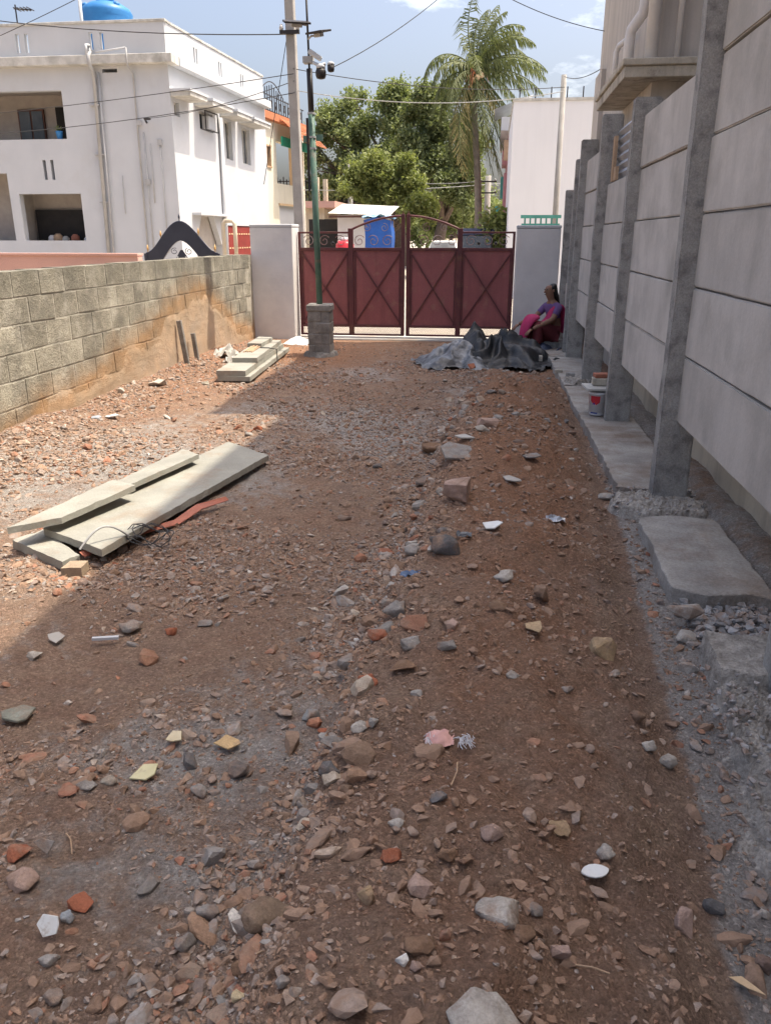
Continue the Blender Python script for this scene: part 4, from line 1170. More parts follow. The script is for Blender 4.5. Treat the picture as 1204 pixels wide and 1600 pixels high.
MB().bar((-2.53, 11.46, 2.25), (-2.535, 11.46, 3.15), 0.03, 0.02).build("flat_iron", BLACKP, lp_)
def panel_light(c, sx, sy, rot, tilt):
    M_ = Matrix.Rotation(rot, 3, 'Z') @ Matrix.Rotation(tilt, 3, 'X')
    ux, uy, uz = (M_ @ Vector(v) for v in ((1,0,0),(0,1,0),(0,0,1)))
    p = MB().obox(c, ux, uy, uz, sx, sy, 0.012).build("panel_light", BLACKP, lp_, bevel=0.003)
    MB().obox(Vector(c)-uz*0.035, ux, uy, uz, sx*0.4, sy*0.35, 0.022).build("driver_box", PIPEG, p, bevel=0.004)
panel_light(ax(4.27)+Vector((-.13,-.05,0)), 0.17, 0.13, 0.35, 0.28)
panel_light(ax(4.12)+Vector((.16,-.10,.02)), 0.13, 0.11, -0.5, 0.22)
MB().tube([ax(4.08), ax(4.1)+Vector((.06,-.08,0)), ax(4.1)+Vector((.16,-.1,.0))], 0.012, 8).build("bracket", PIPEG, lp_)
MB().tube([ax(4.24), ax(4.25)+Vector((-.12,-.05,0))], 0.012, 8).build("bracket", PIPEG, lp_)
MB().box(-2.57, -2.44, 11.44, 11.56, 3.80, 3.88).build("junction_box", PIPEG, lp_, bevel=0.005)
MB().obox((-2.40, 11.44, 3.885), Vector((.85,0,-.52)), Vector((0,1,0)), Vector((.52,0,.85)), 0.09, 0.05, 0.03).build("camera_hood", WHITE, lp_, bevel=0.01)
MB().tube([(-2.43,11.44,3.80),(-2.34,11.42,3.76),(-2.26,11.42,3.78)], 0.02, 8).build("camera_arm", WHITE, lp_, smooth=True)
MB().lathe((-2.325, 11.42, 3.60), [(0.02,0),(0.055,.01),(0.07,.045),(0.07,.09),(0.055,.125)], 16).build("dome_camera", BLACKP, lp_, smooth=True)
MB().lathe((-2.325, 11.42, 3.725), [(0.06,0),(0.06,.03),(0.03,.055)], 16).build("dome_cap", WHITE, lp_, smooth=True)
MB().lathe((-2.19, 11.42, 3.68), [(0.02,0),(0.04,.008),(0.046,.03),(0.046,.08)], 16).build("dome_camera", BLACKP, lp_, smooth=True)
MB().lathe((-2.19, 11.42, 3.762), [(0.048,0),(0.045,.025),(0.02,.042)], 16).build("dome_cap", WHITE, lp_, smooth=True)

# ------------------------------------------------------------------ slabs lying on the ground
def slab(label, corners, zs, th, group="loose stone slabs", name="stone_slab", mt=None):
    # slab with slightly broken arrises: points along each edge are nudged in plan, heights follow the corners
    r = random.Random(label)
    bot, top = [], []
    for k in range(4):
        a, b_, za, zb = Vector(corners[k]), Vector(corners[(k+1) % 4]), zs[k], zs[(k+1) % 4]
        n = max(2, int((b_-a).length/0.045))
        nr = (b_-a).orthogonal().normalized()
        for i in range(n):
            u = i/n
            p = a.lerp(b_, u)
            chip = 0.014*r.random() if r.random() < 0.16 else 0.0
            q = p+nr*r.uniform(-.003,.003)
            bot.append((q.x, q.y, za+(zb-za)*u))
            c_ = Vector((sum(c[0] for c in corners)/4, sum(c[1] for c in corners)/4))
            q2_ = q+(c_-q).normalized()*chip
            top.append((q2_.x, q2_.y, za+(zb-za)*u+th+r.uniform(-.0015,.0015)))
    n = len(bot)
    b = MB().add(bot+top, [tuple(reversed(range(n))), tuple(range(n, 2*n))]+[(i, (i+1) % n, n+(i+1) % n, n+i) for i in range(n)])
    cx = sum(c[0] for c in corners)/4; cy = sum(c[1] for c in corners)/4
    o = b.build(name, mt or SLAB, loc=(cx, cy, min(zs)))
    return tag(o, label, "stone slab", group)
ROCKTAN = mat("tan_stone", (0.36,0.28,0.20), (0.28,0.21,0.15), rough=1, scale=14, grain=0.2, bump=0.6)
slab("big flat grey slab lying lowest in the near pile, half in shadow", [(-2.43,3.86),(-1.96,3.60),(-1.62,5.62),(-2.05,5.98)], [.065,.065,.045,.045], 0.042)
slab("tilted slab on the near left end of the big flat slab", [(-2.50,3.64),(-2.29,3.82),(-2.12,4.40),(-2.31,4.50)], [.15,.155,.17,.17], 0.036)
slab("thin slab behind the tilted one on the far side of the big slab", [(-2.42,4.34),(-2.20,4.55),(-2.04,5.28),(-2.24,5.50)], [.11,.135,.135,.11], 0.034)
slab("bottom slab poking out at the near corner of the pile", [(-2.58,3.78),(-2.14,3.52),(-2.10,3.62),(-2.50,3.96)], [.01,.01,.01,.01], 0.05)
slab("small pale stone wedged under the near slab pile", [(-2.12,3.46),(-2.02,3.48),(-2.03,3.58),(-2.12,3.56)], [.0,.0,.0,.0], 0.05, name="wedge_stone", mt=ROCKTAN)
for i, (lab, c, z0, th) in enumerate([
    ("widest bottom slab of the small stack by the gate pillar", [(-3.20,9.10),(-2.80,9.10),(-2.98,11.75),(-3.40,11.75)], 0.02, 0.055),
    ("second slab of the small stack by the gate pillar", [(-3.21,9.10),(-2.86,9.12),(-3.05,11.70),(-3.42,11.72)], 0.08, 0.06),
    ("third slab of the small stack, set back on top", [(-3.22,9.75),(-2.90,9.77),(-3.06,11.6),(-3.40,11.62)], 0.145, 0.055),
    ("short topmost slab of the small stack by the pillar", [(-3.32,10.75),(-3.12,10.77),(-3.16,11.5),(-3.38,11.52)], 0.205, 0.05)]):
    slab(lab, c, [z0]*4, th, "slabs stacked by the gate")
b_ = MB().tube([(-2.86,10.6,.03),(-2.87,10.62,.2),(-2.98,10.62,.215),(-3.1,10.62,.218)], 0.008, 6)
tag(b_.build("wire_tie", WIREM, loc=(-2.9,10.6,0)), "dark wire loop tied over the small slab stack", "wire")
b_ = MB()
for k in range(7): b_.bar((-3.22+.018*k,10.25+.03*(k%3),.205+.004*(k%2)), (-3.26+.02*k,10.75-.04*(k%2),.215+.006*(k%3)), 0.016, 0.010)
tag(b_.build("wood_sticks", WOODP, loc=(-3.2,10.5,.2)), "pale splintered sticks lying on the small slab stack", "sticks")
g = MB()
n = 10
for i in range(n):
    for j in range(n):
        u, v = i/(n-1)-.5, j/(n-1)-.5
        h = max(0, (1-4*u*u)*(1-4*v*v))*.09 + abs(mnoise.noise(Vector((u*4, v*4, 3))))*.06
        g.v.append((-3.08+u*.42, 12.75+v*.5, .01+h))
for i in range(n-1):
    for j in range(n-1): g.f.append((i*n+j, i*n+j+1, (i+1)*n+j+1, (i+1)*n+j))
tag(g.build("cement_bag", BUCKW, loc=(-3.08,12.75,0)), "crumpled white bag at the foot of the left gate pillar", "bag")

# orange strip and wire beside the slabs
pts = [(-2.10,3.66),(-2.02,3.88),(-1.90,4.08),(-1.80,4.24),(-1.72,4.42),(-1.62,4.64)]
b_ = MB()
for i, (x, y) in enumerate(pts):
    w = 0.024+0.010*math.sin(i*2.1)
    z = hz1(x, y)+0.035+0.02*math.sin(i*1.7)
    b_.v += [(x-w, y+w*.3, z+.02), (x+w*.4, y-w*.2, z), (x+w*.4, y-w*.2, z-.004), (x-w, y+w*.3, z+.016)]
for i in range(len(pts)-1):
    for k in range(4): b_.f.append((i*4+k, i*4+(k+1)%4, i*4+4+(k+1)%4, i*4+4+k))
tag(b_.build("plastic_strip", TAPE, loc=(-1.9,4.1,0)), "twisted orange red plastic strip along the big slab", "strip")
b_ = MB()
pts = []
for k in range(70):
    a = k*0.42
    r = 0.05+0.06*abs(math.sin(k*0.37))
    pts.append((-1.82+r*math.cos(a)*1.3, 3.88+r*math.sin(a)*0.9, 0.06+0.05*abs(math.sin(k*0.23))+0.02*math.sin(k*1.3)))
b_.tube(pts, 0.0028, 5)
tag(b_.build("wire_tangle", WIREM, loc=(-1.82,3.88,0.03)), "tangle of thin black wire at the near end of the orange strip", "wire")
pts = [(-2.08+.012*k, 3.60+.016*k, .10+.09*math.sin(k/14*math.pi)) for k in range(15)]
tag(MB().tube(pts, 0.006, 6).build("cable_loop", PIPEG, loc=(-2.0,3.7,.1)), "grey cable arched over the near corner of the big slab", "cable")

# ------------------------------------------------------------------ plastic sheets
def sheetmat(name, c1, c2, rough):
    m, N, L, P = nodes_of(name)
    g = N.new("ShaderNodeNewGeometry")
    f = ramp(N, L, nnoise(N, L, g.outputs["Position"], 5, 6, 0.6), [(0.42, 0.0), (0.6, 1.0)])
    L.new(mixc(N, L, f, c1, c2), P.inputs["Base Color"])
    P.inputs["Roughness"].default_value = rough
    bumpn(N, L, P, nnoise(N, L, g.outputs["Position"], 14, 5, 0.6), 0.5, 0.03)
    return m
BLACKSHEET = sheetmat("black_plastic", (0.010,0.012,0.015), (0.028,0.031,0.036), 0.5)
GREYSHEET = sheetmat("grey_plastic", (0.20,0.215,0.235), (0.045,0.05,0.058), 0.4)
def heap(name, label, cx, cy, rx, ry, h, seed, mt, rot=0.0, n=110, peaks=()):
    u = np.linspace(-1.15, 1.15, n); U, Vv = np.meshgrid(u, u)
    rag = 1+0.34*fbm(np.arctan2(Vv, U)*1.6+seed, U*0+seed, 3, seed)
    d = np.sqrt(U**2+Vv**2)/rag
    X0, Y0 = U*rx, Vv*ry
    X_ = cx+X0*math.cos(rot)-Y0*math.sin(rot); Y_ = cy+X0*math.sin(rot)+Y0*math.cos(rot)
    w1 = fbm(X_*1.4+3, Y_*1.4, 3, seed+3); w2 = fbm(X_*1.4-5, Y_*1.4+2, 3, seed+4)
    ridge = 1-np.abs(fbm(X_*2.6+w1*1.6, Y_*1.7+w2*1.6, 2, seed+7, 0.4))*3.0
    ridge2 = 1-np.abs(fbm(X_*5.5+w2*1.6, Y_*5.5+w1*1.6, 3, seed+9))*2.2
    prof = np.clip(1-d**2, 0, 1)**0.75
    for (pu, pv, pr_, ph) in peaks: prof = prof*0.75 + ph*np.exp(-(((U-pu)/pr_)**2+((Vv-pv)/pr_)**2))*np.clip(1-d**3, 0, 1)
    Z_ = h*prof*(0.62+0.46*ridge) + 0.085*ridge*np.clip(1.2-d, 0, 1) + 0.020*ridge2*np.clip(1.3-d, 0, 1)
    Z_ = np.maximum(Z_, 0.012+0.02*ridge2) + 0.03*sstep(0.9, 1.05, d)*np.abs(ridge2)
    keep = d < 1.06
    idx_ = -np.ones(X_.size, int)
    used = np.where(keep.ravel())[0]
    idx_[used] = np.arange(len(used))
    i_ = np.arange(X_.size).reshape(X_.shape)
    q = np.stack([i_[:-1,:-1].ravel(), i_[:-1,1:].ravel(), i_[1:,1:].ravel(), i_[1:,:-1].ravel()], 1)
    q = q[np.all(keep.ravel()[q], 1)]
    vv = np.stack([X_.ravel(), Y_.ravel(), Z_.ravel()+0.01], 1)[used]
    o = mesh_np(name, vv, idx_[q], mt, smooth=True, loc=(cx, cy, 0))
    return tag(o, label, "plastic sheet", "plastic sheets by the gate")
heap("plastic_sheet", "black plastic sheet heaped up before the right gate pillar", 0.12, 11.3, 0.80, 0.95, 0.50, 3, BLACKSHEET, peaks=((-0.15,0.0,0.5,0.6),(0.55,-0.5,0.35,0.25)))
heap("plastic_sheet", "torn grey plastic sheet spread on the left of the black heap", -0.42, 10.75, 0.55, 0.62, 0.20, 8, GREYSHEET, rot=0.3, n=80, peaks=((0.3,0.3,0.5,0.5),))
heap("plastic_sheet", "dark blue plastic scrap right of the black heap", 0.86, 12.05, 0.24, 0.2, 0.09, 15, sheetmat("blue_black_plastic", (0.03,0.045,0.09), (0.08,0.10,0.15), 0.5), n=40)

# ------------------------------------------------------------------ bucket, board and bricks by the second post
bk = thing("paint_bucket", "white paint bucket with red and blue print beside the second wall post", "bucket", (1.02, 7.36, 0.1))
MB().lathe((1.02, 7.36, 0.102), [(0.070,0),(0.073,.004),(0.085,.19),(0.091,.192),(0.091,.20),(0.087,.205),(0.087,.215),(0.082,.215),(0.08,.03),(0.01,.028)], 28).build("tub", BUCKW, bk, smooth=True)
def wrap(a0, a1, pts_z, mt, name, dr=0.0012):
    b = MB(); n = 10
    for k in range(n+1):
        u = k/n; a = a0+(a1-a0)*u
        zlo, zhi = pts_z(u)
        for z in (zlo, zhi):
            r = 0.073+(0.085-0.073)*(z-.004)/.186+dr
            b.v.append((1.02+r*math.cos(a), 7.36+r*math.sin(a), 0.102+z))
    for k in range(n): b.f.append((2*k, 2*k+2, 2*k+3, 2*k+1))
    b.build(name, mt, bk, smooth=True)
c0 = R(-130)
wrap(c0-0.35, c0+0.75, lambda u: (.115+.045*abs(u-.55)*2-.03, .18), BUCKR, "red_label")
wrap(c0-0.35, c0+0.55, lambda u: (.018, .125-.055*abs(u-.5)*2), BUCKB, "house_logo")
wrap(c0-0.04, c0+0.12, lambda u: (.03, .085), BUCKW, "logo_door", 0.0022)
wrap(c0-1.25, c0-0.75, lambda u: (.07, .175), BUCKR, "red_label")
tag(MB().obox((1.02,7.40,0.345), Vector((1,.1,0)).normalized(), Vector((-.1,1,0)).normalized(), Vector((0,0,1)), 0.13, 0.15, 0.011).build("board", MATS["weathered_white"], loc=(1.02,7.4,.345), bevel=0.003), "pale board lying over the paint bucket", "board")
MB_b = MB().obox((1.05,7.44,0.393), Vector((1,0,0)), Vector((0,1,0)), Vector((0,0,1)), 0.09, 0.055, 0.032).build("brick", CHAJ, loc=(1.05,7.44,.36), bevel=0.005); tag(MB_b, "pale brick lying on the board over the bucket", "brick", "bricks on the board")
MB_b = MB().obox((1.06,7.46,0.446), Vector((1,.15,0)).normalized(), Vector((-.15,1,0)).normalized(), Vector((0,0,1)), 0.085, 0.05, 0.018).build("brick", BRICK, loc=(1.06,7.46,.43), bevel=0.004); tag(MB_b, "red brick tile on top of the pale brick over the bucket", "brick", "bricks on the board")
for i, (x, y, w, d_, h, c, lab) in enumerate([(0.97,9.5,.10,.09,.07,POST,"grey block offcut beside the third wall post"),(0.86,9.85,.09,.07,.05,CHAJ,"pale block offcut on the footing before the seated person"),(0.70,10.85,.05,.07,.075,CHAJ,"pale brick standing at the right of the black plastic")]):
    tag(MB().box(x-w/2,x+w/2,y-d_/2,y+d_/2,.07,.07+h).build("block_offcut", c, loc=(x,y,.07), bevel=0.006), lab, "block")

# ------------------------------------------------------------------ litter on the soil
pk = thing("cloth_scrap", "pink cloth scrap with frayed white threads lying on the bank", "rag", (-0.08, 1.99, 0.1))
zc = hz1(-0.08, 1.99)
g = MB(); n = 12
for i in range(n):
    for j in range(n):
        u, v = i/(n-1)-.5, j/(n-1)-.5
        h = .5*abs(mnoise.fractal(Vector((u*3+5, v*3, 1.5)), 1, 2, 3))+max(0, 1-5*(u*u+v*v))*.55
        g.v.append((-.095+u*.085, 2.00+v*.07, zc+.008+h*.038))
for i in range(n-1):
    for j in range(n-1):
        if (abs(i-5)+abs(j-5)) < 9: g.f.append((i*n+j, i*n+j+1, (i+1)*n+j+1, (i+1)*n+j))
g.build("cloth", CLOTHP, pk, smooth=True)
g = MB()
for k in range(46):
    cx_, cy_ = rnd.choice(((-.03,1.975),(-.005,1.98),(-.12,1.98),(-.015,1.99)))
    a = rnd.uniform(0, 6.28); l = rnd.uniform(.012,.035)
    g.tube([(cx_,cy_,zc+.012), (cx_+l*.5*math.cos(a), cy_+l*.5*math.sin(a), zc+.024+rnd.uniform(0,.012)), (cx_+l*math.cos(a+.5), cy_+l*math.sin(a+.5), zc+.01+rnd.uniform(0,.014))], 0.0011, 4)
g.build("threads", BUCKW, pk)["kind"] = "stuff"
def rag(label, x, y, s, mt, seed, name="plastic_scrap"):
    z = hz1(x, y); g = MB(); n = 8
    for i in range(n):
        for j in range(n):
            u, v = i/(n-1)-.5, j/(n-1)-.5
            g.v.append((x+u*s*1.5, y+v*s, z+.01+abs(mnoise.fractal(Vector((u*3+seed, v*3, seed)), 1, 2, 3))*s*.55))
    for i in range(n-1):
        for j in range(n-1): g.f.append((i*n+j, i*n+j+1, (i+1)*n+j+1, (i+1)*n+j))
    tag(g.build(name, mt, loc=(x, y, z)), label, "litter")
DULLBLUE = mat("dull_blue_plastic", (0.09,0.15,0.27), (0.16,0.21,0.30), rough=0.6, scale=30)
rag("crumpled blue plastic scrap at the foot of the bank", -0.31, 3.29, 0.06, DULLBLUE, 4)
rag("silvery foil scrap on the bank right of the big boulder", 0.41, 4.23, 0.07, CORR, 6, "foil_scrap")
rag("small pale blue scrap beside the dark rounded lump", -0.08, 3.59, 0.05, GREYSHEET, 9)
tag(MB().obox((-1.58,2.84,hz1(-1.58,2.84)+.03), Vector((1,.25,0)).normalized(), Vector((-.25,1,0)).normalized(), Vector((0,0,1)), .055, .008, .006).build("plaster_stick", WHITE, loc=(-1.58,2.84,0)), "thin white stick in the rubble below the slabs", "stick")
for k, (x, y, a, l, lab) in enumerate([(-0.05,1.78,1.3,.10,"dry twig below the pink cloth scrap"),(-0.44,1.24,.5,.09,"dry straw beside the cracked clay lump"),(0.24,1.31,-.35,.07,"pale straw near the bottom centre"),(-1.09,1.63,2.1,.1,"dry stem among stones at the left edge")]):
    z = hz1(x, y)+.012
    tag(MB().tube([(x,y,z),(x+l*.5*math.cos(a),y+l*.5*math.sin(a),z+.012),(x+l*math.cos(a+.15),y+l*math.sin(a+.15),z+.002)], .0022, 5).build("twig", WOODP, loc=(x,y,z)), lab, "twig")
tag(MB().prism([(0.61,1.450),(0.645,1.425),(0.68,1.412),(0.665,1.43),(0.64,1.455)], 'z', hz1(.64,1.43)+.02, hz1(.64,1.43)+.022).build("dry_leaf", OCHRE, loc=(.64,1.43,0)), "curled tan dry leaf at the bottom right", "leaf")

# ------------------------------------------------------------------ the seated person
def skin_body(name, joints, edges, mt, parent, sub=2, root=0):
    me = bpy.data.meshes.new(name)
    off = OFF[parent]
    me.from_pydata([Vector(j[0])-off for j in joints], edges, [])
    o = bpy.data.objects.new(name, me)
    COL.objects.link(o)
    md = o.modifiers.new("skin", 'SKIN')
    sv = me.skin_vertices[0].data
    for i, j in enumerate(joints):
        r = j[1]
        sv[i].radius = r if isinstance(r, tuple) else (r, r)
        sv[i].use_root = (i == root)
    md.use_smooth_shade = True
    s = o.modifiers.new("sub", 'SUBSURF'); s.levels = s.render_levels = sub
    dg = bpy.context.evaluated_depsgraph_get()
    nm = bpy.data.meshes.new_from_object(o.evaluated_get(dg))
    bpy.data.objects.remove(o)
    nm.name = name
    nm.materials.clear(); nm.materials.append(mt)
    nm.polygons.foreach_set("use_smooth", [True]*len(nm.polygons))
    o2 = bpy.data.objects.new(name, nm)
    link(o2, parent); OFF[o2] = off
    return o2
pe = thing("person", "seated person in magenta sari and purple blouse beside the right gate pillar", "person", (0.9, 12.35, 0.08))
# faces left (-x) and a little towards the camera
fx, fy = -0.86, -0.51
def B(f, s, z):          # forward, sideways (to the person's left), up
    return (0.98+fx*f-fy*s, 12.35+fy*f+fx*s, 0.08+z)
J = [(B(0,0,.20),(.13,.12)), (B(.01,0,.34),(.12,.10)), (B(.05,0,.50),(.13,.095)), (B(.07,0,.60),(.10,.075)), (B(.10,0,.68),.045),
     (B(.13,0,.75),(.062,.066)), (B(.145,0,.83),(.070,.078)), (B(.135,0,.90),(.055,.058)),
     (B(.07,.16,.585),.052), (B(.20,.21,.42),.042), (B(.42,.17,.33),.034), (B(.50,.15,.29),.028),
     (B(.07,-.16,.585),.052), (B(.22,-.22,.42),.042), (B(.45,-.18,.36),.034), (B(.53,-.17,.33),.028),
     (B(.06,.09,.16),.085), (B(.40,.13,.36),.065), (B(.36,.12,.06),.042), (B(.50,.12,.02),.035),
     (B(.06,-.09,.16),.085), (B(.40,-.13,.38),.065), (B(.38,-.12,.06),.042), (B(.52,-.12,.02),.035)]
Eg = [(0,1),(1,2),(2,3),(3,4),(4,5),(5,6),(6,7),(3,8),(8,9),(9,10),(10,11),(3,12),(12,13),(13,14),(14,15),(0,16),(16,17),(17,18),(18,19),(0,20),(20,21),(21,22),(22,23)]
skin_body("body", J, Eg, SKIN, pe)
bl_ = [(B(.005,0,.30),(.125,.108)), (B(.05,0,.50),(.142,.108)), (B(.07,0,.605),(.108,.085)), (B(.07,.165,.585),.062), (B(.165,.20,.46),.053), (B(.07,-.165,.585),.062), (B(.18,-.21,.46),.053)]
skin_body("blouse", bl_, [(0,1),(1,2),(2,3),(3,4),(2,5),(5,6)], PURPLE, pe)
sk = [(B(.0,0,.19),(.165,.15)), (B(.10,.09,.20),.115), (B(.41,.13,.37),.088), (B(.38,.12,.15),.075), (B(.40,.12,.05),.085), (B(.10,-.09,.20),.115), (B(.41,-.13,.39),.088), (B(.39,-.12,.15),.075), (B(.41,-.12,.05),.085)]
skin_body("sari_skirt", sk, [(0,1),(1,2),(2,3),(3,4),(0,5),(5,6),(6,7),(7,8)], MAROONC, pe)
pl = [(B(.30,0,.32),(.13,.05)), (B(.16,.02,.34),(.15,.06)), (B(.14,.06,.50),(.09,.035)), (B(.10,.11,.62),(.06,.03)), (B(-.02,.10,.60),(.07,.03)), (B(-.08,.06,.42),(.10,.03)), (B(-.13,.05,.18),(.11,.03))]
skin_body("sari_drape", pl, [(0,1),(1,2),(2,3),(3,4),(4,5),(5,6)], MAGENTA, pe)
lap = [(B(.46,.02,.44),(.14,.05)), (B(.34,0,.46),(.17,.055)), (B(.54,.0,.28),(.12,.04)), (B(.56,0,.12),(.10,.04))]
skin_body("lap_cloth", lap, [(1,0),(0,2),(2,3)], MAGENTA, pe, root=1)
hr = [(B(.13,0,.90),(.078,.080)), (B(.09,0,.85),(.082,.085)), (B(.065,0,.78),(.070,.068)), (B(.02,0,.74),(.048,.05)), (B(-.02,0,.66),(.028,.028)), (B(-.05,0,.48),(.020,.02))]
skin_body("hair", hr, [(0,1),(1,2),(2,3),(3,4),(4,5)], HAIRM, pe)
for s in (-1, 1):
    c = B(.205, .03*s, .835)
    MB().lathe((c[0], c[1], c[2]-.008), [(.002,0),(.009,.004),(.009,.012),(.002,.016)], 8).build("eye", BLACKP, pe, smooth=True)
    c = B(.12, .075*s, .82)
    MB().lathe((c[0], c[1], c[2]-.022), [(.004,0),(.013,.01),(.015,.03),(.006,.042)], 8).build("ear", SKIN, pe, smooth=True)
c = B(.222, 0, .80)
MB().lathe((c[0], c[1], c[2]-.012), [(.014,0),(.015,.008),(.008,.03),(.003,.042)], 8).build("nose", SKIN, pe, smooth=True)
c = B(.212, 0, .765)
MB().bar(Vector(c)+Vector((fy,-fx,0))*.018, Vector(c)-Vector((fy,-fx,0))*.018, .012, .009).build("mouth", WOODD, pe, bevel=.003)
def hand(base, fdir, label):
    f = Vector(fdir).normalized(); side = Vector((-f.y, f.x, 0)).normalized()
    b = Vector(base)
    js = [(b,.026), (b+f*.05,(.036,.018))]
    ed = [(0,1)]
    for k, (o_, l) in enumerate(((-.026,.058),(-.009,.068),(.009,.064),(.025,.05))):
        i = len(js)
        js += [(b+f*.062+side*o_*.9, .010), (b+f*(.062+l*.55)+side*o_*1.15+Vector((0,0,-.010)), .0088), (b+f*(.062+l)+side*o_*1.2+Vector((0,0,-.034)), .0072)]
        ed += [(1,i),(i,i+1),(i+1,i+2)]
    i = len(js)
    js += [(b+f*.03-side*.034, .011), (b+f*.062-side*.052+Vector((0,0,-.012)), .0085)]
    ed += [(1,i),(i,i+1)]
    skin_body("hand", js, ed, SKIN, pe, sub=1)
hand(B(.50,.15,.29), (fx, fy, -.5), "l"); hand(B(.53,-.17,.33), (fx, fy, -.5), "r")
st = MB().box(0.82, 1.12, 12.2, 12.55, 0.0, 0.17).build("seat_block", POST, loc=(.98,12.35,0), bevel=0.012); tag(st, "rough concrete block the person sits on", "block")

# ------------------------------------------------------------------ houses
def wall_holes(P0, u, L, z0, z1, holes, th, nrm):
    """vertical wall from P0 along u with rectangular openings (u0,u1,zb,zt); nrm points outwards"""
    P0, u, nrm = Vector(P0), Vector(u).normalized(), Vector(nrm).normalized()
    us = sorted({0.0, L} | {h[0] for h in holes} | {h[1] for h in holes})
    zs = sorted({z0, z1} | {h[2] for h in holes} | {h[3] for h in holes})
    us = [a for a in us if 0 <= a <= L]; zs = [a for a in zs if z0 <= a <= z1]
    b = MB()
    def solid(i, j):
        if i < 0 or j < 0 or i >= len(us)-1 or j >= len(zs)-1: return False
        a, c = (us[i]+us[i+1])/2, (zs[j]+zs[j+1])/2
        return not any(h[0] < a < h[1] and h[2] < c < h[3] for h in holes)
    def pt(a, z, d): 
        p = P0+u*a-nrm*d
        return (p.x, p.y, z)
    for i in range(len(us)-1):
        for j in range(len(zs)-1):
            if not solid(i, j): continue
            a0, a1, c0, c1 = us[i], us[i+1], zs[j], zs[j+1]
            b.add([pt(a0,c0,0),pt(a1,c0,0),pt(a1,c1,0),pt(a0,c1,0)], [(0,1,2,3)])
            b.add([pt(a0,c0,th),pt(a0,c1,th),pt(a1,c1,th),pt(a1,c0,th)], [(0,1,2,3)])
            for di, dj, q in ((-1,0,[(a0,c0),(a0,c1)]),(1,0,[(a1,c1),(a1,c0)]),(0,-1,[(a1,c0),(a0,c0)]),(0,1,[(a0,c1),(a1,c1)])):
                if not solid(i+di, j+dj):
                    (p,z_),(p2,z2) = q
                    b.add([pt(p,z_,0),pt(p2,z2,0),pt(p2,z2,th),pt(p,z_,th)], [(0,1,2,3)])
    return b
# white two storey house
hs = thing("white_house", "white two storey house with flat roof and sunshaded windows, beyond the block wall", "house", (-12, 28, 0))
FXL = 14.0
Pf = Vector((-9.25-FXL, 24, 0))
def fu(x): return x-(-9.25-FXL)
front = [(fu(-14.25), fu(-12.28), 1.54, 2.87), (fu(-17.5), fu(-14.55), 1.54, 3.45), (fu(-16.6), fu(-12.5), 4.36, 5.63),
         (fu(-13.36), fu(-13.26), 3.26, 3.80), (fu(-13.12), fu(-13.02), 3.26, 3.80), (fu(-11.2), fu(-10.75), 6.05, 6.15),
         (fu(-20), fu(-18.2), 1.54, 3.2), (fu(-20), fu(-18.2), 4.36, 5.63)]
fw_ = wall_holes(Pf, (1,0,0), FXL, -0.1, 6.22, front, 0.23, (0,-1,0))
fw_.build("wall", WHITE, hs)
pf = [(fu(a), fu(b), c, d) for a, b, c, d in ((-13.69,-13.58,6.6,7.08),(-13.42,-13.31,6.6,7.08),(-11.49,-11.38,6.63,7.06),(-11.17,-11.06,6.63,7.06))]
wall_holes(Pf, (1,0,0), FXL-0.02, 6.46, 7.27, pf, 0.15, (0,-1,0)).build("parapet", WHITE, hs)
SA, SB = Vector((-9.25,24,0)), Vector((-8.75,32.2,0))
su = (SB-SA).normalized(); sn = Vector((su.y, -su.x, 0)); SL = (SB-SA).length
side = [(0.13,0.56,4.95,5.32), (1.99,3.05,4.80,5.33), (4.02,4.66,4.12,5.32), (5.62,6.42,4.10,5.28), (1.05,3.2,-0.05,2.28), (3.75,6.2,0.2,2.02), (6.5,7.8,0.2,2.02)]
SO = SA+su*0.24
wall_holes(SA+su*0.005-sn*0.003, su, SL, -0.1, 6.215, side, 0.23, sn).build("wall", WHITE, hs)
ps = [(1.93,2.04,6.61,7.03),(2.12,2.22,6.61,7.03),(3.88,3.98,6.58,7.0),(4.06,4.16,6.58,7.0),(5.84,5.95,6.56,6.98),(6.05,6.15,6.56,6.98)]
wall_holes(SA+su*0.005-sn*0.03, su, SL, 6.458, 7.268, ps, 0.15, sn).build("parapet", WHITE, hs)
def sp(u_, d, z): 
    p = SA+su*u_+sn*d
    return (p.x, p.y, z)
def sbox(u0, u1, d0, d1, z0, z1):
    b = MB()
    vs = [sp(u_, d, z) for z in (z0, z1) for (u_, d) in ((u0,d0),(u1,d0),(u1,d1),(u0,d1))]
    return b.add(vs, [(0,3,2,1),(4,5,6,7),(0,1,5,4),(1,2,6,5),(2,3,7,6),(3,0,4,7)])
MB().box(-9.25-FXL, -9.02, 23.72, 24.3, 6.222, 6.456).build("cornice", GREYTRIM, hs, bevel=0.01)
sbox(0.31, SL+0.1, -0.3, 0.24, 6.220, 6.454).build("cornice", WHITE, hs, bevel=0.01)
MB().box(-9.25-FXL, -9.22, 23.965, 24.17, 7.272, 7.335).build("coping", GREYTRIM, hs, bevel=0.006)
sbox(0.20, SL+0.05, -0.20, 0.0, 7.271, 7.333).build("coping", GREYTRIM, hs, bevel=0.006)
roof = MB().add([(-23,24.1,6.44),(-9.3,24.1,6.44),(-8.85,32.1,6.44),(-23,32.1,6.44)], [(0,1,2,3)]).build("roof", GREYTRIM, hs)
MB().box(-23, -8.8, 32.21, 32.4, 0, 6.4).build("wall", WHITE, hs)
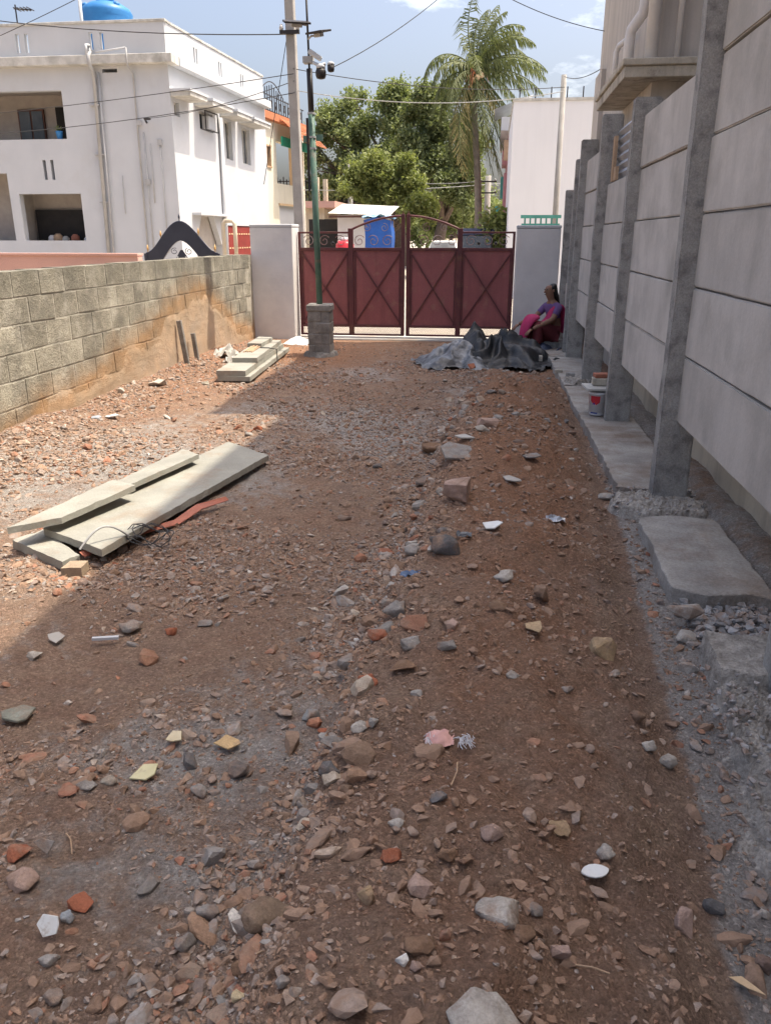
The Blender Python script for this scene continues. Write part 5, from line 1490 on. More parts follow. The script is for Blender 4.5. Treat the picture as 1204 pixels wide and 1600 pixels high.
# recessed balconies
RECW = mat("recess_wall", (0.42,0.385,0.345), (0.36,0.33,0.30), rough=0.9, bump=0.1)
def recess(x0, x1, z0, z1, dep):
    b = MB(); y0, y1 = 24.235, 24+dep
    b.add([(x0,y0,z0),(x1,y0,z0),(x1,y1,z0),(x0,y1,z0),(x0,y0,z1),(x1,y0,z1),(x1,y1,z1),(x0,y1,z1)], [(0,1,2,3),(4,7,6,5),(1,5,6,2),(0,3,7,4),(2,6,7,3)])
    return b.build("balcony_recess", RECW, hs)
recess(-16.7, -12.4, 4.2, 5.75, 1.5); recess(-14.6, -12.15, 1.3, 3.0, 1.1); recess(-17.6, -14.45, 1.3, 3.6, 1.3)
w = MB().box(-14.75, -13.90, 25.40, 25.47, 4.45, 5.36).build("window", WOODD, hs)
for k in range(2): MB().box(-14.70+.41*k, -14.35+.41*k, 25.38, 25.395, 4.50, 5.30).build("pane", GLASS, w)
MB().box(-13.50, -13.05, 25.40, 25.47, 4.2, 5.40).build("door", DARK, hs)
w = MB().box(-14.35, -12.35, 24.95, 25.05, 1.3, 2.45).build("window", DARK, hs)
for k, (x, z, s, mt_) in enumerate([(-13.55,1.62,.16,MATS["weathered_plank"]),(-13.75,1.60,.13,MATS["whitewash"]),(-12.98,1.62,.14,MATS["clay_brick"]),(-13.3,1.58,.12,MATS["weathered_white"]),(-12.6,1.57,.10,MATS["whitewash"])]):
    b = MB().lathe((x, 24.7, z-s), [(s*.6,0),(s,s*.5),(s*.9,s*1.3),(s*.4,s*1.8)], 9)
    tag(b.build("bundle", mt_, loc=(x,24.7,z-s), smooth=True), ["tan bundle stored behind the ground floor opening of the white house","pale bundle at the left inside the ground floor opening","reddish bundle at the middle of the ground floor opening","grey bundle between tan and reddish ones in the ground floor opening","whitish bundle at the right in the ground floor opening"][k], "bundle", "bundles in the ground floor opening")
pp = thing("potted_plant", "small plant in a blue pot on the upper balcony of the white house", "plant", (-12.78, 24.15, 4.36))
MB().lathe((-12.78,24.12,4.362), [(.07,0),(.10,.2),(.11,.22)], 12).build("pot", MATS["blue_tank_plastic"], pp, smooth=True)
b = MB()
for k in range(30):
    a = rnd.uniform(0,6.28); e = rnd.uniform(.3,1.3); l = rnd.uniform(.1,.22)
    d = Vector((math.cos(a)*math.cos(e), math.sin(a)*math.cos(e), math.sin(e)))
    s_ = Vector((-math.sin(a), math.cos(a), 0))*.03
    p = Vector((-12.8,24.12,4.58))
    b.add([p, p+d*l*.5+s_, p+d*l, p+d*l*.5-s_], [(0,1,2,3)])
b.build("leaves", LEAFC, pp)
# side windows with sunshades
def chajja(u0, u1, z, dep):
    c = sbox(u0, u1, 0.0, dep, z, z+0.12).build("sunshade", GREYTRIM, hs, bevel=0.008)
    sbox(u0-.03, u1+.03, 0.0, dep+.03, z+.122, z+.19).build("sunshade_lip", WHITE, c)
chajja(0.02, 1.25, 5.42, 0.60); chajja(1.65, 3.3, 5.40, 0.60); chajja(3.7, 5.05, 5.38, 0.60); chajja(5.3, 7.0, 5.36, 0.60)
def swin(u0, u1, z0, z1, leaves=2):
    w = sbox(u0, u1, -0.20, -0.16, z0, z1).build("window", GLASS, hs)
    f = MB()
    for a, b in ((u0,u0+.05),(u1-.05,u1)): f.v, f.f = f.v, f.f; s_ = sbox(a, b, -0.158, -0.10, z0, z1); f.add(s_.v, s_.f)
    for z in (z0, z1-.05): s_ = sbox(u0+.05, u1-.05, -0.157, -0.10, z, z+.05); f.add(s_.v, s_.f)
    for k in range(1, leaves): 
        c = u0+(u1-u0)*k/leaves; s_ = sbox(c-.02, c+.02, -0.157, -0.11, z0+.05, z1-.05); f.add(s_.v, s_.f)
    f.build("frame", MATS["weathered_white"], w)
for q in ((0.13,0.56,4.95,5.32),(1.99,3.05,4.80,5.33),(4.02,4.66,4.12,5.32),(5.62,6.42,4.10,5.28)): swin(*q)
for a, b, z0, z1 in ((2.02,2.05,4.78,5.34),(3.0,3.03,4.78,5.34),(2.05,3.0,4.78,4.81),(2.05,3.0,5.31,5.34)):
    sbox(a, b, 0.16, 0.19, z0, z1).build("shutter_bar", BLACKP, hs)
sbox(2.35, 2.92, -0.1, 0.15, 4.84, 5.22).build("shutter_box", WHITE, hs, bevel=.02)  # made-up box and bars stand in for this window's open shutter
# porch arch and red metal gates at street level
rec = sbox(1.0, 3.3, -1.6, -0.235, -0.1, 2.4)
rec.f = rec.f[:2]+[rec.f[2], rec.f[4], rec.f[3]]
rec.build("porch_recess", RECW, hs)
prof = [(1.05,2.28)]+[(1.05+.55*(1-math.cos(t)), 2.28-.55*(1-math.sin(t))) for t in [k*math.pi/2/8 for k in range(9)]][::-1]
for sgn_, u_ in ((1,1.05),(-1,3.2)):
    pts = [(u_, 2.278)]+[(u_+sgn_*.6*math.sin(t)**1.0, 2.278-.9*(1-math.sin(t))) for t in [k*math.pi/2/8 for k in range(9)]][::-1]
    n = len(pts); vs = [sp(a, -.02, z) for a, z in pts]+[sp(a, -.2, z) for a, z in pts]
    MB().add(vs, [tuple(range(n)), tuple(reversed(range(n, 2*n)))]+[(i,(i+1)%n,n+(i+1)%n,n+i) for i in range(n)]).build("porch_arch", WHITE, hs)
sbox(0.9, 3.35, 0.0, 0.30, 2.285, 2.36).build("porch_slab", WHITE, hs)
sbox(1.6, 2.3, -1.5, -1.42, 0.0, 1.95).build("door", WOODD, hs)
RED = mat("red_oxide_gate", (0.24,0.04,0.035), (0.19,0.035,0.03), rough=0.5, bump=0.05)
for u0, u1 in ((3.77,6.18),(6.52,7.78)):
    d = sbox(u0, u1, -0.06, -0.03, 0.2, 2.0).build("metal_gate", RED, hs)
    o_ = MB()
    for z in (1.25, 1.72):
        k = u0+.12
        while k < u1-.15:
            s_ = sbox(k, k+.12, -0.028, -0.018, z, z+.05); o_.add(s_.v, s_.f); k += .24
    o_.build("gate_ornament", OCHRE, d)
# pipes on the front and the side
def fp(name, pts, r, mt_=PIPEG): MB().tube(pts, r, 8).build(name, mt_, hs, smooth=True)
fp("drain_pipe", [(-11.5,23.94,6.75),(-11.45,23.90,6.55),(-11.42,23.70,6.45),(-11.40,23.68,6.2),(-11.42,23.92,6.05),(-11.60,23.93,-.1)], .055)
fp("drain_pipe", [(-11.28,23.93,6.05),(-11.44,23.93,-.1)], .028)
fp("drain_pipe", [(-10.3,23.70,6.6),(-10.3,23.70,6.15),(-10.27,23.95,6.0),(-10.32,23.96,1.0)], .022)
fp("conduit", [(-10.12,23.96,4.5),(-10.14,23.96,0.8)], .018); fp("conduit", [(-9.95,23.96,4.2),(-9.97,23.96,2.6)], .016)
fp("conduit", [(-9.65,23.96,4.3),(-9.68,23.96,1.2)], .016); fp("conduit", [(-10.9,23.96,3.35),(-10.92,23.96,2.3)], .012)
for z in (5.2, 3.9, 2.6): MB().box(-11.66, -11.36, 23.90, 23.985, z, z+.04).build("pipe_clamp", PIPEG, hs)
MB().box(-9.72, -9.6, 23.93, 23.985, 4.15, 4.3).build("meter_box", PIPEG, hs); MB().box(-10.2, -10.05, 23.93, 23.985, 3.1, 3.25).build("meter_box", PIPEG, hs)
MB().box(-10.28, -10.16, 23.9, 23.985, 4.68, 4.8).build("meter_box", PIPEG, hs)
fp("bracket", [(-10.0,23.96,4.75),(-9.9,23.6,4.8),(-9.7,23.5,4.78)], .03, BLACKP)
MB().tube([sp(3.5,.08,5.3), sp(3.32,.08,-.1)], .07, 8).build("drain_pipe", WHITE, hs, smooth=True)
fp("white_riser", [(-11.46,23.7,6.45),(-11.46,23.7,6.7),(-11.46,23.9,6.72)], .04, WHITE)
fp("white_riser", [(-11.2,23.69,6.5),(-10.32,23.69,6.6)], .02, WHITE)
# roof tank
tk = thing("water_tank", "blue plastic water tank on the roof of the white house", "water tank", (-12.03, 26.5, 6.45))
MB().lathe((-12.03,26.5,6.72), [(.75,0),(.78,.05),(.74,.12),(.78,.2),(.74,.35),(.78,.5),(.74,.65),(.78,.8),(.75,.95),(.78,1.1),(.74,1.25),(.78,1.36),(.70,1.5),(.5,1.62),(.28,1.68)], 28).build("body", TANKB, tk, smooth=True)
MB().lathe((-12.03,26.5,8.401), [(.27,0),(.27,.08),(.2,.12)], 18).build("lid", TANKB, tk, smooth=True)
for a in (.6, 2.5): MB().lathe((-12.03+.6*math.cos(a),26.5+.6*math.sin(a)*-1,8.19), [(.1,0),(.1,.1),(.03,.14)], 10).build("lug", TANKB, tk, smooth=True)
MB().tube([(-12.42,25.6,6.5),(-12.42,25.6,8.75)], .05, 8).build("vent_pipe", WHITE, tk, smooth=True)
MB().box(-12.8, -11.25, 25.75, 27.25, 6.45, 6.715).build("tank_plinth", WHITE, hs)
an = thing("antenna", "small black antenna on a stick above the white house roof", "antenna", (-13.9, 24.6, 6.5))
MB().tube([(-13.9,24.6,6.5),(-13.9,24.6,7.95)], .02, 6).build("mast", BLACKP, an)
b = MB()
b.bar((-13.95,24.6,7.85), (-13.42,24.6,7.80), .03)
for k in range(5): b.bar((-13.85+.1*k,24.4,7.83), (-13.85+.1*k,24.8,7.83), .022)
b.build("boom", BLACKP, an)

# pink wall and navy arched gate of the next plot
pkw = thing("pink_wall", "low pink compound wall behind the block wall, at the left edge", "wall", (-11, 14.2, 0))
MB().box(-30, -6.28, 14.1, 14.3, -0.1, 1.33).build("wall", PINK, pkw)
MB().box(-30, -6.27, 14.07, 14.33, 1.332, 1.37).build("coping", MATS["pink_wall"], pkw)
ng = thing("arched_gate", "navy sheet metal arch of the neighbour's gate above the block wall", "gate", (-5.45, 14.15, 0))
xc_, hw = -5.46, 0.66
def arch_y(u): return 1.36+0.53*(0.5+0.5*math.cos(u*math.pi))**0.9
outer = [(xc_+hw*u, arch_y(u)) for u in [k/12-1 for k in range(25)]]
inner = [(xc_+hw*u*1.0, max(1.05, arch_y(u)-0.30-0.10*abs(u))) for u in [k/12-1 for k in range(25)]]
b = MB()
n = 25
vs = [(x,14.10,z) for x,z in outer]+[(x,14.10,z) for x,z in inner]+[(x,14.14,z) for x,z in outer]+[(x,14.14,z) for x,z in inner]
fs = []
for i in range(n-1):
    fs += [(i,i+1,n+i+1,n+i),(2*n+i,3*n+i,3*n+i+1,2*n+i+1),(i,2*n+i,2*n+i+1,i+1),(n+i,n+i+1,3*n+i+1,3*n+i)]
fs += [(0,n,3*n,2*n),(n-1,3*n-1,4*n-1,2*n-1)]
b.add(vs, fs).build("arch_sheet", NAVY, ng)
MB().tube([(x,14.12,z+.01) for x,z in outer], .016, 8).build("rim", NAVY, ng, smooth=True)
for x in (xc_-hw, xc_+hw): MB().box(x-.03, x+.03, 14.09, 14.15, -0.05, 1.37).build("stile", NAVY, ng)
MB().prism([(xc_-.30,1.0),(xc_-.02,1.43),(xc_+.02,1.43),(xc_+.30,1.0)], 'y', 14.115, 14.125).build("lower_sheet", NAVY, ng)
for k in range(-3, 4):
    if k: MB().box(xc_+k*.075-.012, xc_+k*.075+.012, 14.10, 14.112, 0.9, 1.43-abs(k)*.105).build("stripe_bar", WHITE, ng)
for i, u in enumerate((-.55,-.2,.2,.55)):
    pts = [(xc_+u*hw+.07*(1-k/24*.7)*math.cos(k/24*8+i), 14.12, 1.43-.12*abs(u)+.06*(1-k/24*.7)*math.sin(k/24*8+i)) for k in range(25)]
    MB().tube(pts, .006, 5).build("scroll", NAVY, ng, smooth=True)
for u in (-.95,-.55,0,.5,.93):
    x = xc_+hw*u; z = arch_y(u)
    MB().lathe((x,14.12,z+.015), [(.008,0),(.008,.04),(.018,.055),(.02,.075),(.003,.14)], 8).build("spear_tip", GOLD if u else NAVY, ng, smooth=True)
MB().box(-4.72, -4.15, 14.1, 14.3, -0.1, 1.30).build("return_wall", WHITE, ng)
pipe_t = thing("vent_pipe", "cream bent standpipe behind the right end of the block wall", "pipe", (-6.4, 20, 0))
MB().tube([(-6.62,20,0),(-6.62,20,1.95),(-6.56,20,2.02),(-6.38,20,2.02),(-6.32,20,1.95),(-6.32,20,1.2)], .05, 10).build("pipe", CREAM, pipe_t, smooth=True)

# second house on the left side of the street
h2 = thing("yellow_house", "pale yellow house with orange tiled canopy and balcony railing, behind the cement pole", "house", (-9.5, 36, 0))
wall_holes((-9.2,32.6,0), (0.125,1,0), 5.2, -0.1, 6.3, [(0.35,1.3,4.35,5.1),(1.9,4.9,3.75,5.35),(2.0,4.3,-0.05,2.9)], .25, (1,-.125,0)).build("wall", YELLOW, h2)
MB().box(-18, -9.21, 32.6, 32.8, -.1, 6.3).build("wall", YELLOW, h2)
def q2(u_, d, z): return (-9.2+.124*u_+d*.992, 32.6+.992*u_-d*.124, z)
def b2(u0,u1,d0,d1,z0,z1):
    return MB().add([q2(a,d,z) for z in (z0,z1) for a,d in ((u0,d0),(u1,d0),(u1,d1),(u0,d1))], [(0,3,2,1),(4,5,6,7),(0,1,5,4),(1,2,6,5),(2,3,7,6),(3,0,4,7)])
b2(1.7,5.1,-1.6,-1.5,3.6,5.5).build("balcony_wall", OCHRE, h2)
b2(1.7,5.1,-1.5,-0.26,3.6,3.72).build("balcony_floor", YELLOW, h2)
b2(4.0,4.3,-0.26,.3,3.76,5.3).build("column", OCHRE, h2)
b2(.35,1.3,-.2,-.15,4.35,5.1).build("window", GLASS, h2)
fr = MB()
for a in (.35, .8, 1.24): s_ = b2(a,a+.06,-.15,.03,4.33,5.12); fr.add(s_.v, s_.f)
for z in (4.28, 5.06): s_ = b2(.33,1.32,-.14,.05,z,z+.06); fr.add(s_.v, s_.f)
fr.build("window_frame", WOODP, h2)
b2(0.1,5.2,0.001,.25,6.02,6.28).build("roof_band", TERRA, h2)
cv = MB()
for k in range(11):
    u0 = 1.8+k*.28; u1 = u0+.27
    for r_i in range(4):
        d0, d1 = .28+r_i*.22, .28+(r_i+1)*.22+.03
        z0, z1 = 6.15-r_i*.2, 6.15-(r_i+1)*.2-.02
        cv.add([q2(u0,d0,z0+.03), q2(u1,d0,z0), q2(u1,d1,z1), q2(u0,d1,z1+.03)], [(0,1,2,3)])
        cv.add([q2(u0,d1,z1+.03), q2(u1,d1,z1), q2(u1,d1,z1-.05), q2(u0,d1,z1-.02)], [(0,1,2,3)])
cv.build("tiled_canopy", TERRA, h2)
b2(1.8,4.9,.27,.33,5.15,5.5).build("green_awning", AWN, h2)
rl = MB()
for k in range(20):
    u_ = .2+k*.24
    top = 7.0+.35*max(0, 1-abs(u_-1.4)/1.3)-.03*u_
    rl.bar(q2(u_,.12,6.28), q2(u_,.12,top), .03)
    if k % 2 == 0:
        rl.tube([Vector(q2(u_+.12,.12,6.6))+Vector((0,.1*math.cos(t),.14*math.sin(t))) for t in [j*.7 for j in range(9)]], .014, 4, closed=True)
for z in (6.36, 6.9): rl.bar(q2(.2,.12,z), q2(5.0,.12,z-.05), .03)
rl.tube([q2(.2+2.4*k/12,.12,6.95+.45*math.sin(k/12*math.pi)) for k in range(13)], .02, 5)
rl.build("balcony_railing", BLACKP, h2)
b2(2.0,4.3,-.2,-.1,-.05,2.9).build("shutter", WHITE, h2)
b2(1.95,4.35,0.003,.05,2.9,2.98).build("lintel", OCHRE, h2)
MB().tube([q2(-.1,.15,4.5), q2(-.1,.15,0)], .05, 6).build("drain_pipe", CREAM, h2)
h3 = thing("porch_house", "cream porch with pinkish roof slab and railing, seen behind the green lamp pole", "house", (-9.6, 44.5, 0))
MB().box(-12.5, -9.2, 44, 50, -.1, 3.1).build("wall", CREAM, h3)
MB().box(-12.6, -8.3, 43.6, 50, 3.102, 3.42).build("roof_slab", PINK, h3)
MB().prism([(-9.75,.2)]+[(-9.75+.5*k/8, 2.0+.42*math.sin(k/8*math.pi)) for k in range(9)]+[(-9.25,.2)], 'y', 43.97, 43.99).build("arched_door", DARK, h3)
MB().box(-9.19, -8.95, 43.95, 44.2, -.1, 3.1).build("column", CREAM, h3)
MB().box(-9.5, -9.2, 43.8, 44.1, 3.422, 4.6).build("terrace_post", CREAM, h3); MB().box(-8.95, -8.75, 43.8, 44.1, 3.422, 4.5).build("terrace_post", CREAM, h3)
b = MB()
for k in range(14): b.bar((-11.9+k*.17,43.8,3.44), (-11.9+k*.17,43.8,4.5+.12*(k%2)), .05)
b.bar((-12,43.8,4.4), (-9.5,43.8,4.4), .05)
b.build("railing", BLACKP, h3)

# right side of the street
wb = thing("white_building", "plain windowless white side wall of a building on the right, beyond the gate", "building", (2, 26, 0))
MB().box(0.40, 6, 24, 31, -.1, 5.10).build("wall", WHITE2, wb)
MB().box(0.37, 6.03, 23.97, 31.03, 5.102, 5.17).build("coping", GREYTRIM, wb)
b = MB()
for k in range(8): b.bar((.55+k*.42,24.1,5.17), (.55+k*.42,24.1,5.45), .03)
b.build("rebar_stub", BLACKP, wb)
tl = thing("teal_railing", "teal painted parapet with slots just above the right gate pillar", "railing", (.9, 17, 0))
MB().box(.55, 1.30, 17, 17.1, -.1, 1.90).build("wall", TEAL, tl)
MB().box(.53, 1.32, 16.98, 17.12, 2.0, 2.06).build("rail", TEAL, tl)
for k in range(7): MB().box(.60+k*.105, .63+k*.105, 17.02, 17.08, 1.9, 2.0).build("baluster", TEAL, tl)
pkb = thing("pink_building", "narrow view of a pink and teal building left of the plain white wall", "building", (1.5, 36, 0))
MB().box(.42, 5, 32, 40, -.1, 5.3).build("wall", PINK2, pkb)
MB().box(.30, .419, 32.2, 33.6, 2.3, 3.9).build("balcony", PINK2, pkb); MB().box(.22, .42, 33.7, 35.5, 4.3, 4.8).build("balcony", PINK2, pkb)
MB().box(.12, 5.1, 31.9, 40, 5.302, 5.75).build("roof_slab", WHITE, pkb)
MB().add([(-.15,31.9,6.0),(-.15,35,6.0),(1.2,35,6.45),(1.2,31.9,6.45)], [(0,1,2,3)]).build("sheet_roof", CORR, pkb)
MB().box(.02, .30, 32.4, 33.4, 2.0, 2.75).build("teal_box", TEAL, pkb); MB().box(.25, .418, 31.98, 32.02, 4.3, 5.0).build("shutter", WOODP, pkb)
MB().box(.20, .418, 34.2, 35.0, 3.1, 3.9).build("window", TEAL, pkb)

# poles
def pole(label, x, y, h, r0, r1, lean=(0,0), square=False, arms=()):
    t = thing("utility_pole", label, "utility pole", (x, y, 0), "cement utility poles")
    if square: 
        b = MB(); a, c = r0, r1
        b.add([(x-a,y-a,-.1),(x+a,y-a,-.1),(x+a,y+a,-.1),(x-a,y+a,-.1),(x-c+lean[0],y-c,h),(x+c+lean[0],y-c,h),(x+c+lean[0],y+c,h),(x-c+lean[0],y+c,h)], [(0,3,2,1),(4,5,6,7),(0,1,5,4),(1,2,6,5),(2,3,7,6),(3,0,4,7)])
        b.build("shaft", POLEC, t, bevel=.012)
    else: MB().tube([(x,y,-.1),(x+lean[0],y+lean[1],h)], [r0,r1], 10).build("shaft", POLEC, t, smooth=True)
    for z, w_ in arms:
        MB().box(x-w_/2+lean[0]*z/h, x+w_/2+lean[0]*z/h, y-r0-.05, y-r0+.01, z, z+.06).build("crossarm", BLACKP, t)
        for s in (-1, 1): MB().lathe((x+s*w_*.42+lean[0]*z/h, y-r0-.02, z+.06), [(.03,0),(.04,.04),(.02,.1)], 8).build("insulator", PIPEG, t, smooth=True)
    return t
pole("square cement pole just behind the left gate pillar", -3.72, 16, 9, .095, .075, lean=(-.12,0), square=True, arms=((5.1,.36),))
pole("slim cement pole standing before the plain white wall", 1.39, 19.5, 4.95, .075, .06, lean=(-.02,0))
pole("cement pole among the trees behind the left gate leaf", -6.85, 40, 4.9, .14, .10, arms=((4.3,.7),))
MB_p = pole("cement pole beside the coconut palm trunk", -.35, 41, 4.4, .17, .14, arms=((4.1,.8),(3.6,.8)))

# overhead wires
def wire(label, p, q, sag, r=.0075, mt_=WIREM, n=22):
    p, q = Vector(p), Vector(q)
    pts = [p.lerp(q, k/n)-Vector((0,0,sag*4*(k/n)*(1-k/n))) for k in range(n+1)]
    tag(MB().tube(pts, r, 5).build("overhead_wire", mt_, loc=p), label, "wire", "overhead wires")
wire("wire leaving the house front and passing below the pole crossarm", (-18,22.5,4.35), (-3.72,15.85,4.15), .25)
wire("upper of two wires crossing the front of the white house to the pole", (-18,22.3,4.62), (-3.72,15.8,4.45), .12)
wire("wire from the white house corner bracket to the pole top", (-9.7,23.5,4.8), (-3.74,15.9,4.35), .1)
wire("wire rising over the house roof towards the upper left", (-17,20,5.6), (-6,14.5,6.5), .15)
wire("wire crossing the sky above the water tank", (-14,20,5.5), (-6.5,17,6.75), .1)
wire("wire sloping down over the parapet of the white house", (-14.5,20,6.9), (-3.72,15.9,5.1), .2, .010)
wire("wire swooping from the lamp pole cameras across the sky to the right", (-2.2,11.42,3.72), (1.5,17,8.6), .5, .006)
wire("wire sagging at the top right into the beige building", (-.7,14,5.5), (1.55,13.8,4.55), .12, .006)
wire("dark wire from the cement pole across the big trees", (-3.75,15.9,4.55), (1.39,19.4,4.7), .16)
wire("pale wire from the cement pole across the palm to the slim pole", (-3.75,15.9,4.2), (1.39,19.4,4.62), .22, .0085, WIREG)
wire("wire looping from the slim pole to the beige building", (1.37,19.4,4.9), (1.55,14.0,4.1), .08, .007)
wire("wire strung low across the street trees", (-6.85,40,4.4), (-.35,41,4.2), .25, .015, WIREG)
wire("lowest wire strung across the street trees", (-9.5,36,3.6), (6,52,5.4), .4, .015, WIREG)
wire("stay wire beside the top of the cement pole", (-3.85,15.95,5.1), (-4.4,15.9,2.6), 0, .007)

# ------------------------------------------------------------------ trees
def tree(name, label, base, blobs, mt_, seed, n, leaf=0.22, trunk_r=0.22, fork=2.2, group="trees along the street"):
    r = np.random.default_rng(seed)
    rr = random.Random(seed)
    t = thing(name, label, "tree", base, group)
    bx_, by_, bz_ = base
    b = MB()
    f0 = Vector((bx_+rr.uniform(-.2,.2), by_, bz_+fork))
    b.tube([(bx_,by_,bz_-.1), (bx_+rr.uniform(-.1,.1),by_,bz_+fork*.5), f0], [trunk_r*1.25, trunk_r, trunk_r*.85], 9)
    b.build("trunk", BARK, t, smooth=True)
    b = MB()
    for (x,y,z,rad) in blobs:
        c = Vector((x,y,z))
        mid = f0.lerp(c, .5)+Vector((rr.uniform(-.3,.3), rr.uniform(-.3,.3), rr.uniform(-.1,.4)))
        b.tube([f0-Vector((0,0,.15)), mid, c], [trunk_r*.55, trunk_r*.3, .03], 6)
        for k in range(4):
            d = Vector((rr.gauss(0,1), rr.gauss(0,1), rr.gauss(0,1))).normalized()*rad*.8
            b.tube([mid.lerp(c,.5), c+d*.5, c+d], [trunk_r*.2, .03, .012], 4)
    b.build("branches", BARK, t, smooth=True)
    # break every limb's mass into smaller boughs so the crown has lit and shaded clumps and gaps
    sub = []
    for (x,y,z,rad) in blobs:
        for k in range(9):
            d = Vector((rr.gauss(0,1), rr.gauss(0,1), rr.gauss(0,1)+.15)).normalized()*rad*rr.uniform(.45,1.0)
            sub.append((x+d.x, y+d.y, z+d.z*.85, rad*rr.uniform(.26,.44)))
    blobs = sub
    # leaf clumps: each blob holds many small tufts, each tuft a handful of leaf faces
    vol = np.array([q[3]**2 for q in blobs]); pi_ = vol/vol.sum()
    nt = n//7
    bi = r.choice(len(blobs), nt, p=pi_)
    cb = np.array(blobs)[bi]
    d = r.normal(0, 1, (nt,3)); d /= np.linalg.norm(d, axis=1)[:,None]
    rad = cb[:,3]*(r.uniform(0.25, 1.0, nt)**0.45)*(1+0.22*r.normal(0, 1, nt))
    tc_ = cb[:,:3]+d*rad[:,None]*np.array([1,1,.85])
    # gaps
    gn = vnoise(tc_[:,0]*0.9+seed, tc_[:,2]*0.9+tc_[:,1]*.5, seed)
    tc_ = tc_[gn > 0.2]
    nt = len(tc_)
    ctr = np.repeat(tc_, 7, 0)+r.normal(0, leaf*1.25, (nt*7,3))
    m_ = len(ctr)
    nrm = r.normal(0, 1, (m_,3))+np.array([0,0,.7]); nrm /= np.linalg.norm(nrm, axis=1)[:,None]
    a = np.cross(nrm, r.normal(0, 1, (m_,3))); a /= np.linalg.norm(a, axis=1)[:,None]
    c_ = np.cross(nrm, a)
    L_ = leaf*r.uniform(.55, 1.15, m_)[:,None]; W_ = L_*r.uniform(.35, .6, m_)[:,None]
    V_ = np.stack([ctr-a*L_, ctr+c_*W_, ctr+a*L_, ctr-c_*W_], 1).reshape(-1, 3)
    F_ = np.arange(m_*4).reshape(-1, 4)
    mesh_np("crown", V_, F_, mt_, parent=t, loc=base)
    return t
tree("rain_tree", "tallest broad green tree in the middle, behind the left gate leaf", (-5.6,50,0),
     [(-8.6,50,7.6,1.7),(-6.6,50,8.6,1.6),(-5.2,50,7.4,2.0),(-7.6,50,5.6,2.0),(-9.8,49,5.6,1.6),(-10.3,49,4.0,1.4),(-3.8,49,6.6,1.7),(-6.0,49,5.0,2.0),(-2.2,50,4.4,1.6),(-1.0,50,3.4,1.4),(-10.6,49,6.3,1.1),(-9.4,49,7.2,1.1),(-8.2,50,9.0,.8),(-5.7,50,9.6,.7)], LEAFA, 21, 60000, .125, .4, 3)
tree("rain_tree", "dark green tree with rounded top between the tallest tree and the palm", (-3.0,47,0),
     [(-3.4,47,8.3,1.5),(-2.3,47,6.9,1.6),(-4.2,47,6.2,1.6),(-2.0,47,5.0,1.5),(-1.3,46,3.9,1.2),(-3.4,46,4.6,1.6)], LEAFC, 22, 42000, .125, .35, 2.5)
tree("bushy_tree", "bright yellow green tree crown above the blue tarpaulin", (-5.0,38,0),
     [(-5.4,38,4.4,1.15),(-4.3,38,4.3,1.0),(-6.2,38,4.0,.9),(-3.6,38,3.5,.9),(-3.3,37,2.9,.75),(-4.9,38,3.4,.9)], LEAFB, 23, 26000, .10, .2, 1.8)
tree("bushy_tree", "leafy tree behind the porch roof, left of the blue tarpaulin", (-8.0,52,0),
     [(-9.0,52,3.6,1.5),(-7.4,52,3.2,1.5),(-10.5,52,2.6,1.3),(-6.2,52,2.6,1.2)], LEAFA, 24, 16000, .14, .25, 1.5)
tree("bushy_tree", "low green tree behind the white car, left of the palm trunk", (-1.9,58,0),
     [(-2.8,58,3.6,1.4),(-1.5,58,3.0,1.4),(-.4,58,2.8,1.3),(-3.9,58,2.6,1.2),(-2.0,56,4.9,1.2)], LEAFA, 25, 20000, .14, .25, 1.4)
tree("bushy_tree", "far low tree between the palm trunk and the cement pole", (.6,75,0),
     [(-.4,75,3.6,1.4),(1.2,75,3.2,1.6),(2.6,75,3.0,1.5),(.4,75,2.2,1.4)], LEAFC, 26, 5000, .24, .2, 1.4)
tree("shrub", "bright green shrub behind the right end of the gate", (.05,27,0),
     [(.12,27,2.1,.42),(-.1,27,1.6,.45),(.2,27,1.4,.4),(-.35,27,1.3,.3)], LEAFB, 27, 3200, .10, .05, .9)
tree("shrub", "small bright bush at the corner of the porch house", (-7.9,44,0),
     [(-7.9,44,2.0,.55),(-7.6,44,1.5,.5)], LEAFB, 28, 1500, .13, .06, 1.0)
for k, (x, y, h, lab) in enumerate([(-18,90,5,"distant tree far left down the street"),(-11,95,5.2,"distant tree behind the porch house"),(-5,100,5,"distant tree at the middle of the far end"),(3,100,5,"distant tree right of the palm at the far end"),(10,95,5.5,"distant tree hidden beyond the white wall")]):
    tree("distant_tree", lab, (x,y,0), [(x,y,h*.6,2.2),(x-2,y,h*.5,2.0),(x+2,y,h*.5,2.0),(x,y,h*.85,1.4),(x+3.5,y,h*.4,1.6),(x-3.5,y,h*.4,1.6)], LEAFC if k % 2 else LEAFA, 40+k, 3500, .32, .25, 1.6)

